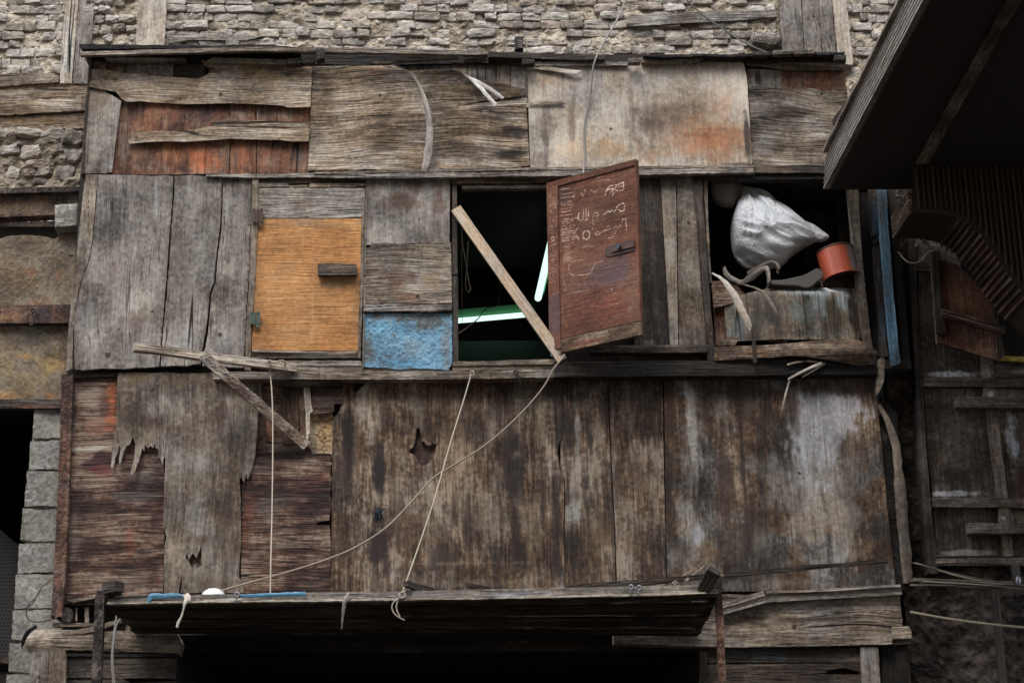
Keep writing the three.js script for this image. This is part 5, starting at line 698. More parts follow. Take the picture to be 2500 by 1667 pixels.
// ---------------------------------------------------------------- niche with the sack, tin and scraps
{
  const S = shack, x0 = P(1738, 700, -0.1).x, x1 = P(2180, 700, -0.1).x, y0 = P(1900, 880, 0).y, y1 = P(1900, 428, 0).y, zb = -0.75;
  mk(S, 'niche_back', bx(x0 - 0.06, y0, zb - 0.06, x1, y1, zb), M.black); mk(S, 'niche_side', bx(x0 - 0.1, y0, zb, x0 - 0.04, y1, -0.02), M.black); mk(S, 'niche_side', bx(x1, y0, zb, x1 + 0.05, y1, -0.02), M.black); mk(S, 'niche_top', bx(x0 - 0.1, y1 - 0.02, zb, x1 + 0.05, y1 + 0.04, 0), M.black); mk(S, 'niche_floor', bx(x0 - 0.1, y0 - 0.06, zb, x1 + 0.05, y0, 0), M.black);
  for (const [a, b, z, pl] of [[2010, 2036, -0.55, 'dark'], [1950, 2008, -0.58, 'dark'], [2040, 2062, -0.35, 'dark']]) board(S, 'niche_plank', z, [a, 440, b, 440, b + 20, 700, a + 16, 700], { pal: pl, t: 0.03 });
  board(S, 'niche_post', 0.02, [2066, 430, 2094, 430, 2097, 500, 2103, 600, 2112, 700, 2122, 790, 2134, 868, 2112, 868, 2100, 790, 2092, 700, 2083, 600, 2074, 500], { pal: 'greyb', t: 0.06, st: [[2092, 560, 6, 90, [140, 128, 112], 0.5]] });
  board(S, 'blue_strip', 0.0, [2119, 430, 2140, 430, 2142, 520, 2143, 572, 2128, 577, 2123, 520], { pal: 'dark', t: 0.04, st: [[2132, 520, 14, 60, [72, 98, 128], 0.8], [2130, 450, 10, 14, [96, 104, 108], 0.7]] });
  board(S, 'blue_strip', 0.0, [2130, 602, 2146, 600, 2150, 650, 2160, 760, 2168, 870, 2150, 872, 2146, 780, 2138, 700], { pal: 'dark', t: 0.04, st: [[2156, 800, 12, 60, [66, 92, 120], 0.7], [2148, 680, 8, 30, [78, 84, 90], 0.6]] });
  board(S, 'blue_post', 0.045, [2142, 430, 2164, 430, 2168, 540, 2176, 640, 2184, 740, 2192, 830, 2199, 886, 2188, 891, 2178, 892, 2170, 800, 2160, 690, 2150, 560], { pal: 'blue', t: 0.06, kf: 0.7, st: [[2154, 500, 14, 40, [120, 116, 110], 0.8], [2166, 600, 8, 30, [112, 130, 142], 0.6], [2190, 850, 10, 40, [96, 130, 156], 0.5], [2176, 760, 4, 90, [60, 86, 110], 0.6], [2170, 660, 12, 60, [92, 132, 164], 0.5]] });
  board(S, 'plank', -0.06, [2096, 470, 2120, 470, 2150, 870, 2124, 870], { pal: 'black', t: 0.03 });
  // peeling painted sheet bent over the sill, curled veneer
  board(S, 'painted_sheet', 0.0, [1768, 752, 1800, 728, 1830, 714, 1880, 703, 1975, 704, 2060, 694, 2109, 689, 2112, 700, 2111, 722, 2104, 790, 2098, 832, 1930, 836, 1775, 834], { pal: 'greyb', drip: 8, kg: 0.2, t: 0.012, warp: 0.012, wf: 5, cell: 0.03, fn: (u, v) => 0.06 * Math.sin(Math.min(1, u * 1.05) * Math.PI) - 0.1 * Math.max(0, v - 0.78) / 0.22, st: [[2055, 703, 70, 13, [206, 212, 218], 1, 0.4, 0.7], [1960, 716, 60, 16, [150, 166, 176], 0.7, 0.7], [2000, 745, 40, 40, [126, 148, 156], 0.75], [2055, 740, 30, 30, [132, 152, 164], 0.7], [1960, 770, 40, 40, [104, 118, 118], 0.7], [2020, 750, 20, 24, [70, 58, 40], 0.9], [2040, 780, 22, 40, [74, 62, 46], 0.9], [2088, 770, 16, 70, [44, 34, 26], 0.9], [1870, 770, 50, 60, [74, 68, 62], 0.9], [1850, 730, 40, 24, [82, 72, 66], 0.8], [1800, 800, 30, 40, [98, 116, 120], 0.7], [1790, 770, 20, 20, [92, 98, 84], 0.6], [1940, 820, 70, 12, [62, 54, 46], 0.7], [2000, 820, 60, 14, [80, 92, 94], 0.6]] });
  board(S, 'plank', -0.02, [1742, 752, 1772, 744, 1772, 840, 1748, 842], { pal: 'red', t: 0.02 });
  board(S, 'plank', 0.02, [1736, 687, 1770, 684, 1800, 698, 1829, 727, 1800, 738, 1742, 752], { h: 1, pal: 'wine', t: 0.012, warp: 0.01 });
  board(S, 'curled_veneer', 0.11, [1745, 846, 1800, 845, 1860, 845, 1931, 840, 1990, 833, 2038, 828, 2068, 827, 2095, 833, 2112, 846, 2140, 872, 2128, 874, 2142, 880, 2136, 889, 2098, 893, 2060, 888, 2017, 882, 1970, 875, 1928, 872, 1860, 876, 1745, 880], { h: 1, pal: 'brown', t: 0.006, cell: 0.03, warp: 0.006, kf: 0.4, kc: 0.3, fn: (u, v) => 0.08 * u * Math.sin(v * Math.PI), st: [[2020, 850, 90, 16, [140, 120, 100], 0.7], [1850, 862, 40, 14, [128, 80, 46], 0.7], [1770, 860, 24, 14, [72, 50, 38], 0.6], [2110, 880, 30, 8, [128, 118, 106], 0.8], [1920, 866, 60, 6, [84, 60, 44], 0.5]] });
  board(S, 'splinter', 0.05, [1750, 832, 1790, 822, 1808, 822, 1795, 842, 1750, 842], { h: 1, pal: 'greyb', t: 0.01 }); board(S, 'splinter', 0.04, [1878, 836, 1884, 824, 1908, 817, 1935, 818, 1920, 836], { h: 1, pal: 'wine', t: 0.01 });
  band(S, 'splinter', [[1922, 890, 0.12, 4], [1960, 882, 0.12, 5], [2008, 887, 0.1, 6]], { pal: 'pale', n: 8 }); // torn fibres under the curl
  band(S, 'splinter', [[1924, 926, 0.12, 5], [1965, 904, 0.13, 7], [2006, 886, 0.13, 7]], { pal: 'light', n: 8, dir: V3(0, 1, 0) }); band(S, 'splinter', [[1958, 921, 0.11, 2], [1988, 903, 0.12, 4], [2014, 887, 0.12, 4]], { pal: 'light', n: 8, dir: V3(0, 1, 0) }); band(S, 'splinter', [[1928, 928, 0.1, 4], [1918, 965, 0.08, 6], [1910, 1000, 0.05, 4], [1906, 1020, 0.02, 2]], { pal: 'light', n: 10 });
  // sack: a squat bag with folds
  const sack = thing('plastic_sack', 'crumpled pale woven plastic sack slumped in the dark niche', 'sack');
  { const out = [[1813, 457], [1841, 460], [1870, 468], [1884, 480], [1897, 492], [1924, 508], [1942, 526], [1960, 540], [1987, 551], [2008, 566], [2024, 580], [2012, 588], [1992, 590], [1966, 602], [1936, 622], [1912, 645], [1890, 652], [1860, 658], [1823, 656], [1806, 645], [1796, 632], [1789, 608], [1786, 575], [1787, 540], [1796, 506], [1808, 480]];
    const z = -0.12, nk = P(1822, 452, -0.12), ec = P(1866, 572, -0.12), pts = out.map(q => P(q[0], q[1], z)), c = P(1868, 575, z), N = 120, K = 26, pos = [], idx = [], uv = [];
    const cv = new THREE.CatmullRomCurve3(pts, true, 'centripetal');
    for (const side of [1, -1]) for (let k = 0; k <= K; k++) for (let i = 0; i < N; i++) {
      const e = cv.getPoint(i / N), f = k / K, a = Math.sin(f * Math.PI / 2); const v = c.clone().lerp(e, a); // f=1 rim
      const d = Math.cos(f * Math.PI / 2); const ex = v.x - ec.x, ey = v.y - ec.y, ea = (ex * 0.86 - ey * 0.5) / 0.36, eb = (ex * 0.5 + ey * 0.86) / 0.25; let h = 0.17 * Math.sqrt(Math.max(0.04, 1 - ea * ea - eb * eb)) * Math.sqrt(1 - Math.pow(f, 5));
      const X = v.x * 13, Y = v.y * 13, rx = v.x - nk.x, ry = nk.y - v.y, rn = Math.hypot(rx, ry), th = Math.atan2(rx, ry), fold = (0.5 - Math.abs(fb(th * 5.5 + rn, rn * 1.4 + 3, 2) - 0.5) * 3.4) * 0.045 * sst(0.62, 0.2, rn) + (0.5 - Math.abs(fb(X * 0.35 + 5, Y * 1.3 + X * 0.5, 2) - 0.5) * 3) * 0.026 * sst(0.2, 0.42, rn);
      h += fold * Math.min(1, d * 1.6); h = Math.max(h, 0.001); pos.push(v.x, v.y, z + (side > 0 ? h : -h * 0.7)); uv.push(v.x * 3, v.y * 3);
    }
    for (let s = 0; s < 2; s++) for (let k = 0; k < K; k++) for (let i = 0; i < N; i++) { const o = s * (K + 1) * N, a = o + k * N + i, b = o + k * N + (i + 1) % N; if (s === 0) idx.push(a, a + N, b, b, a + N, b + N); else idx.push(a, b, a + N, b, b + N, a + N); }
    let g = new THREE.BufferGeometry(); g.setAttribute('position', new THREE.Float32BufferAttribute(pos, 3)); g.setAttribute('uv', new THREE.Float32BufferAttribute(uv, 2)); g.setIndex(idx); g = mergeVertices(g, 1e-5); g.computeVertexNormals();
    const cs = 512, ca = new Uint8Array(cs * cs * 4); // creases and weave of the woven plastic
    for (let j = 0; j < cs; j++) for (let i = 0; i < cs; i++) { const x = i / cs * 9, y = j / cs * 9, r1 = 1 - Math.abs(fb(x * 1.5 + y * 0.9, y * 0.8 - x * 0.4, 3) - 0.5) * 7, r2 = 1 - Math.abs(fb(x * 3.2 - y * 2, y * 2.4 + x + 7, 3) - 0.5) * 7, v = clamp(0.45 + Math.max(0, r1) * 0.3 + Math.max(0, r2) * 0.22 + (vn(x * 14, y * 14) - 0.5) * 0.16, 0, 1) * 255, k = (j * cs + i) * 4; ca[k] = ca[k + 1] = ca[k + 2] = v; ca[k + 3] = 255; }
    const ct = new THREE.DataTexture(ca, cs, cs); ct.wrapS = ct.wrapT = THREE.RepeatWrapping; ct.magFilter = THREE.LinearFilter; ct.needsUpdate = true;
    const uvA = g.attributes.uv; for (let i = 0; i < uvA.count; i++) uvA.setXY(i, uvA.getX(i) * 1.0, uvA.getY(i) * 1.0);
    mk(sack, 'bag', g, new THREE.MeshPhysicalMaterial({ color: '#c6cad0', roughness: 0.4, bumpMap: ct, bumpScale: 0.006 }));
    rebase(sack); }
  const bag2 = thing('hanging_bag', 'dusty translucent plastic bag hanging at the top of the niche', 'bag');
  { const z = -0.1, g = new THREE.SphereGeometry(0.12, 28, 20), p = g.attributes.position, c = P(1770, 456, z); for (let i = 0; i < p.count; i++) { const x = p.getX(i), y = p.getY(i), zz = p.getZ(i), k = 1 + (fb(x * 22 + 3, zz * 16, 3) - 0.5) * 0.3; p.setXYZ(i, c.x + x * k * 0.95, c.y + Math.min(y * 1.1, 0.07) * (y < 0 ? 1.15 : 1) * k, z + zz * k * 0.7); } g.computeVertexNormals(); mk(bag2, 'bag', g, plain('#6f6762', 0.5)); rebase(bag2); }
  // tin
  const tin = thing('tin_can', 'orange red printed tin can with a bare metal seam beside the sack', 'tin can');
  { const cw = 768, ch = 256, c = document.createElement('canvas'); c.width = cw; c.height = ch; const x = c.getContext('2d'); x.fillStyle = '#b8583e'; x.fillRect(0, 0, cw, ch);
    x.fillStyle = '#c47560'; for (let i = 0; i < 60; i++) x.fillRect(rnd() * cw, rnd() * ch, rr(4, 50), 2);
    x.fillStyle = '#8d7f7c'; x.fillRect(500, 0, 150, ch); x.fillStyle = '#a85a45'; x.fillRect(470, 0, 30, ch); x.fillStyle = '#6f5f5c'; for (let i = 0; i < 500; i++) { x.fillRect(500 + rnd() * 150, rnd() * ch, rr(1, 9), rr(1, 4)); } x.fillStyle = '#b06a58'; for (let i = 0; i < 40; i++) x.fillRect(560 + rnd() * 100, 190 + rnd() * 60, rr(3, 16), rr(1, 3));
    x.strokeStyle = '#4a1c12'; x.lineWidth = 2; x.strokeRect(300, 36, 150, 180); x.fillStyle = '#5c2416'; for (let r = 0; r < 13; r++) { let px = 190 + rr(0, 8); while (px < 292) { const w = rr(6, 22); x.fillRect(px, 40 + r * 14, w, 4); px += w + 5; } px = 380; while (px < 440) { const w = rr(5, 14); if (px + w < 444) x.fillRect(px, 46 + r * 13, w, 4); px += w + 5; } }
    const t = new THREE.CanvasTexture(c); t.colorSpace = THREE.SRGBColorSpace;
    const r = 0.121, h = 0.205, mt = new THREE.MeshPhysicalMaterial({ map: t, roughness: 0.4, clearcoat: 0.5, clearcoatRoughness: 0.3 }), me = plain('#6e5f59', 0.45, 0.6);
    const base = P(2056, 681, -0.03), G = grp(tin, 'can'); tin.remove(G);
    const put = (g, n, m) => { g.rotateZ(0.16); g.rotateX(-0.08); g.translate(base.x, base.y, base.z); return mk(tin, n, g, m); };
    const b = new THREE.CylinderGeometry(r, r, h, 48, 1, true, 2.62); b.translate(0, h / 2, 0); const bm = put(b, 'body', mt); bm.material.side = THREE.DoubleSide;
    for (const y of [0.003, h - 0.003]) { const g = new THREE.TorusGeometry(r + 0.001, 0.0045, 8, 48); g.rotateX(Math.PI / 2); g.translate(0, y, 0); put(g, 'rim', y < 0.1 ? plain('#a04a34', 0.4, 0.3) : me); }
    const bt = new THREE.CylinderGeometry(r - 0.004, r - 0.004, 0.004, 40); bt.translate(0, 0.012, 0); put(bt, 'base', plain('#4a2a20', 0.5, 0.3)); const tp = bt.clone(); const lid = new THREE.CylinderGeometry(r - 0.004, r - 0.004, 0.004, 40); lid.translate(0, h - 0.012, 0); put(lid, 'lid', me); rebase(tin); }
  board(S, 'niche_shelf', -0.06, [1960, 681, 2112, 676, 2114, 698, 1960, 704], { h: 1, pal: 'dark', t: 0.2 });
  // felt roll and grey straps
  const felt = thing('felt_scrap', 'thick grey felt folded over on the niche sill', 'felt');
  { const z = 0.02, prof = []; const N = 40, C = [[1878, 690], [1905, 690], [1935, 684], [1960, 678], [1980, 668], [1992, 662], [2003, 668], [2004, 680], [1990, 692], [1975, 704], [1960, 706], [1948, 702], [1925, 700], [1895, 699], [1878, 697]].map(q => P(q[0], q[1], z)), cv = new THREE.CatmullRomCurve3(C), sh = []; for (let i = 0; i <= N; i++) { const q = cv.getPoint(i / N); sh.push(q); }
    const s = new THREE.Shape(); sh.forEach((q, i) => i ? s.lineTo(q.x, q.y) : s.moveTo(q.x, q.y));
    const g = new THREE.ExtrudeGeometry(s, { depth: 0.16, bevelEnabled: true, bevelSize: 0.004, bevelThickness: 0.004, bevelSegments: 2, curveSegments: 4 }); g.translate(0, 0, z - 0.12); mk(felt, 'fold', g, plain('#5a5755', 1)); rebase(felt); }
  const strap = thing('rubber_strap', 'twisted grey rubber straps heaped under the sack', 'strap');
  band(strap, 'strap', [[1766, 652, 0.03, 10], [1772, 668, 0.04, 12], [1790, 682, 0.05, 12], [1812, 690, 0.06, 13], [1835, 676, 0.06, 17], [1868, 655, 0.05, 14], [1874, 664, 0.06, 14], [1876, 690, 0.07, 12]], { pal: 'grey', kf: 0.2, km: 0.2, n: 30, dir: V3(0.2, 1, 0.3), t: 0.006, cup: 0.4 }); band(strap, 'strap', [[1825, 668, 0.02, 8], [1850, 655, 0.04, 12], [1888, 640, 0.05, 9], [1900, 652, 0.06, 9], [1898, 668, 0.05, 6]], { pal: 'grey', kf: 0.2, km: 0.2, n: 24, dir: V3(0.2, 1, 0.3), t: 0.006, cup: 0.4 }); rebase(strap);
  const vs = (name, label, pts, pal) => { const t = thing(name, label, 'strip'); band(t, 'strip', pts, { pal, n: 26, dir: V3(1, 0.35, 0.4), kc: 0.4, t: 0.003 }); rebase(t); };
  vs('veneer_strip', 'long pale veneer strip drooping out of the niche', [[1738, 666, 0.04, 3], [1762, 680, 0.1, 8], [1778, 700, 0.13, 15], [1796, 726, 0.15, 17], [1810, 756, 0.16, 17], [1824, 784, 0.165, 14], [1833, 806, 0.165, 8]], 'light'); vs('veneer_strip', 'short curved veneer strip hanging over the painted sheet', [[1812, 694, 0.1, 3], [1850, 706, 0.12, 5], [1868, 720, 0.13, 8], [1884, 742, 0.135, 9], [1898, 767, 0.13, 4]], 'light');
  const stick = thing('stick', 'dark upright stick standing on the sill in front of the painted sheet', 'stick'); bar(stick, 'stick', P(1838, 800, 0.16), P(1843, 886, 0.15), 0.026, 0.02, { pal: 'dark', taper: 0.8 }); rebase(stick);
}

// ---------------------------------------------------------------- struts, stones on the roof edge, cords
{
  const a = thing('timber_bar', 'weathered square bar sticking out from the planks below the hatch door', 'bar'); bar(a, 'bar', P(326, 848, 0.46), P(722, 899, 0.1), 0.05, 0.045, { pal: 'light', kb: 1 }); rebase(a);
  const b = thing('diagonal_strut', 'rusty brown diagonal strut under the square bar', 'strut'); bar(b, 'strut', P(492, 866, 0.34), P(748, 1088, 0.03), 0.062, 0.05, { pal: 'light', kind: 'rust', kb: 0.6, st: [[0.3, 0.03, 0.2, 0.06, [118, 70, 52], 0.6, 0.8], [0.75, 0.03, 0.12, 0.06, [112, 74, 60], 0.6, 0.8], [0.1, 0.03, 0.14, 0.06, [112, 106, 104], 0.5, 0.8]] }); rebase(b);
  const st = (label, px, py, w, h, z, m, name = 'stone', rot = 0, k = 0, round = 0.35) => { const q = MPP(z), g = lump(w * q, h * q, Math.min(w, h) * q * 1.2, 30 + k * 3.1, 5, round, 0.09), c = P(px, py, z); g.rotateZ(rot); g.translate(c.x, c.y, c.z); const o = mk(scene, name, g, m); tag(o, label, name === 'brick' ? 'brick' : 'stone', 'stones weighing down the roof edge'); };
  st('dark flat stone on the roof edge between two boards', 719, 153, 42, 17, 0.1, M.stoneDark, 'stone', 0, 1, 0.8); st('small dark block beside the flat stone on the roof edge', 757, 151, 27, 15, 0.11, M.stoneDark, 'stone', -0.05, 2); st('upright dark stone propped against the eaves pole', 783, 136, 22, 36, 0.18, M.stoneDark, 'stone', 0.05, 3);
  st('pale rubble stone at the end of the eaves pole', 1160, 140, 60, 20, 0.12, M.stone, 'stone', 0.05, 4); st('brown brick at the corner of the pale plywood sheet', 1290, 154, 32, 16, 0.12, M.stoneDark, 'brick', -0.03, 5); st('grey brick lying on the roof edge above the pale plywood', 1548, 151, 33, 15, 0.12, M.stone, 'brick', 0, 6);
  [[1855, 134, 44, 12, 'dark rubble where the wire meets the roof edge'], [1910, 131, 48, 13, 'long tan stone under the grey timber posts'], [1962, 130, 54, 13, 'longest tan stone under the grey timber posts'], [2010, 133, 34, 11, 'dark stone on the roof edge below the last posts'], [2048, 144, 26, 15, 'dark stone block at the right corner of the roof']].forEach((s, i) => st(s[4], s[0], s[1], s[2], s[3], 0.15, i === 1 || i === 2 ? M.stone : M.stoneDark, 'stone', 0, 7 + i));
  const tr = thing('ribbed_block', 'black ribbed rubber block standing on the roof edge', 'block'); { const c = P(1267, 108, 0.08), q = MPP(0.08); const g = new THREE.BoxGeometry(22 * q, 35 * q, 0.05, 4, 6, 2); g.translate(c.x, c.y, c.z); mk(tr, 'block', g, plain('#171514', 0.7)); for (let i = 0; i < 4; i++) { const r = new THREE.BoxGeometry(12 * q, 0.007, 0.012); r.rotateZ(-0.25); const d = P(1270, 105 + i * 5, 0.08); r.translate(d.x, d.y, c.z + 0.028); mk(tr, 'rib', r, plain('#77716b', 0.7)); } rebase(tr); }

  const T = (name, label, cat = 'cord') => thing(name, label, cat);
  let t = T('electric_cable', 'grey cable hanging down the pale plywood to the open shutter', 'cable'); cord(t, 'cable', [[1535, -40, -0.1], [1520, 20, -0.05], [1500, 60, 0.0], [1476, 100, 0.06], [1456, 140, 0.12], [1448, 165, 0.12], [1444, 210, 0.1], [1438, 250, 0.085], [1429, 290, 0.08], [1426, 330, 0.08], [1427, 370, 0.09], [1425, 408, 0.13], [1424, 430, 0.2]], 0.007, M.cable, 90); rebase(t);
  t = T('electric_cable', 'thin dark cable slanting over the mud bricks to the roof edge', 'cable'); cord(t, 'cable', [[1650, -30, -0.2], [1680, 3, -0.18], [1720, 40, -0.14], [1770, 74, -0.08], [1820, 105, 0.02], [1870, 128, 0.13]], 0.006, plain('#55514d'), 50); rebase(t);
  t = T('sagging_rope', 'thick rope sagging from the black beam across the brown plywood', 'rope'); cord(t, 'rope', [[1378, 866, 0.14], [1372, 876, 0.16], [1352, 900, 0.17], [1330, 940, 0.16], [1290, 990, 0.15], [1240, 1040, 0.16], [1180, 1090, 0.18], [1100, 1140, 0.22], [1060, 1165, 0.24], [1000, 1230, 0.3], [940, 1290, 0.38], [860, 1340, 0.48], [780, 1372, 0.6], [690, 1400, 0.75], [600, 1425, 0.9], [535, 1444, 1.0]], 0.0062, M.rope, 120); rebase(t);
  t = T('tie_rope', 'thin rope running from the beam to a knot on the awning rail', 'rope'); cord(t, 'line', [[1151, 910, 0.16], [1140, 950, 0.2], [1100, 1080, 0.45], [1060, 1220, 0.72], [1020, 1340, 0.92], [990, 1425, 1.07], [980, 1455, 1.1]], 0.0042, M.string, 60);
  cord(t, 'knot', [[1148, 908, 0.15], [1155, 906, 0.17], [1157, 914, 0.17], [1148, 916, 0.16], [1150, 908, 0.17]], 0.0042, M.string, 24); cord(t, 'loop', [[980, 1450, 1.1], [972, 1462, 1.13], [960, 1472, 1.13], [957, 1485, 1.13], [963, 1498, 1.13], [975, 1508, 1.13], [988, 1514, 1.12]], 0.0042, M.string, 40); cord(t, 'loop', [[982, 1450, 1.1], [970, 1470, 1.13], [968, 1486, 1.13], [976, 1505, 1.13]], 0.0042, M.string, 30); cord(t, 'knot', [[972, 1452, 1.12], [984, 1446, 1.13], [990, 1454, 1.13], [978, 1460, 1.13], [974, 1450, 1.13]], 0.0055, M.string, 24); cord(t, 'loop', [[984, 1448, 1.11], [994, 1438, 1.11], [1010, 1434, 1.09]], 0.004, M.string, 16); rebase(t);
  t = T('plumb_cord', 'straight cord hanging from the beam end below the square bar', 'cord'); cord(t, 'line', [[658, 905, 0.15], [661, 925, 0.16], [665, 985, 0.25], [666, 1080, 0.4], [664, 1250, 0.7], [661, 1380, 0.95], [660, 1448, 1.02]], 0.004, M.string, 40); cord(t, 'loop', [[658, 912, 0.15], [661, 896, 0.18], [660, 885, 0.19], [655, 881, 0.19], [660, 880, 0.2], [670, 885, 0.2], [685, 880, 0.19], [694, 882, 0.18], [697, 890, 0.16], [694, 895, 0.14]], 0.005, M.string, 40); rebase(t);
  t = T('wire_hook', 'bent wire hook hanging from the beam above the rope', 'hook'); cord(t, 'hook', [[1256, 908, 0.11], [1262, 904, 0.13], [1264, 912, 0.13], [1270, 935, 0.11], [1277, 965, 0.06], [1280, 978, 0.05], [1296, 973, 0.06]], 0.0045, M.wire, 40); cord(t, 'eye', [[1254, 912, 0.11], [1258, 904, 0.12], [1266, 908, 0.12], [1260, 914, 0.11]], 0.005, M.wire, 20); rebase(t);
  t = T('wool_tuft', 'dark blue tuft of fibre caught on the brown plywood', 'tuft'); { const gs = []; rs = 99; for (let i = 0; i < 26; i++) { const a = P(924 + rr(-8, 8), 1242 + rr(-6, 8), 0.02), b = P(922 + rr(-10, 8), 1256 + rr(-4, 14), 0.03 + rr(0, 0.02)), c = P(926 + rr(-14, 14), 1262 + rr(-22, 16), 0.02); gs.push(new THREE.TubeGeometry(new THREE.CatmullRomCurve3([a, b, c]), 6, 0.003, 4)); } mk(t, 'fibres', mergeGeometries(gs), M.wool); cord(t, 'thread', [[926, 1240, 0.02], [940, 1232, 0.02], [952, 1240, 0.02], [944, 1248, 0.02], [936, 1244, 0.02]], 0.003, plain('#6d5b48'), 24); rebase(t); }
  t = T('wire_loop', 'loop of thin wire hanging on the block pier', 'wire'); cord(t, 'wire', [[124, 1416, 0.0], [100, 1436, 0.02], [90, 1455, 0.02], [75, 1470, 0.02], [66, 1482, 0.02], [64, 1500, 0.02], [72, 1514, 0.02], [95, 1518, 0.02], [128, 1512, 0.0]], 0.004, M.wire, 50); cord(t, 'wire', [[90, 1455, 0.025], [78, 1474, 0.03], [66, 1482, 0.02]], 0.004, M.wire, 16); rebase(t);
  t = T('black_rag', 'black frayed rag tied on the log beam end', 'rag'); { const gs = []; rs = 55; for (let i = 0; i < 14; i++) gs.push(new THREE.TubeGeometry(new THREE.CatmullRomCurve3([P(88 + rr(-4, 4), 1529 + rr(-3, 3), 0.09), P(72 + rr(-3, 3), 1540 + rr(-3, 3), 0.11), P(60 + rr(-4, 4), 1558 + rr(-6, 6), 0.1), P(55 + rr(-3, 3), 1578 + rr(-8, 4), 0.09)]), 10, 0.005, 4)); mk(t, 'strands', mergeGeometries(gs), plain('#12141a', 1)); rebase(t); }
  t = T('drooping_cable', 'pair of cables hanging beside the left awning post', 'cable'); cord(t, 'cable', [[286, 1494, 0.3], [281, 1530, 0.3], [276, 1570, 0.3], [273, 1610, 0.3], [276, 1660, 0.3], [280, 1760, 0.3]], 0.0065, M.cable, 30); cord(t, 'cable', [[299, 1503, 0.3], [284, 1528, 0.3], [279, 1560, 0.31], [276, 1610, 0.31], [280, 1662, 0.31], [284, 1760, 0.31]], 0.006, M.cable, 30); rebase(t);
}

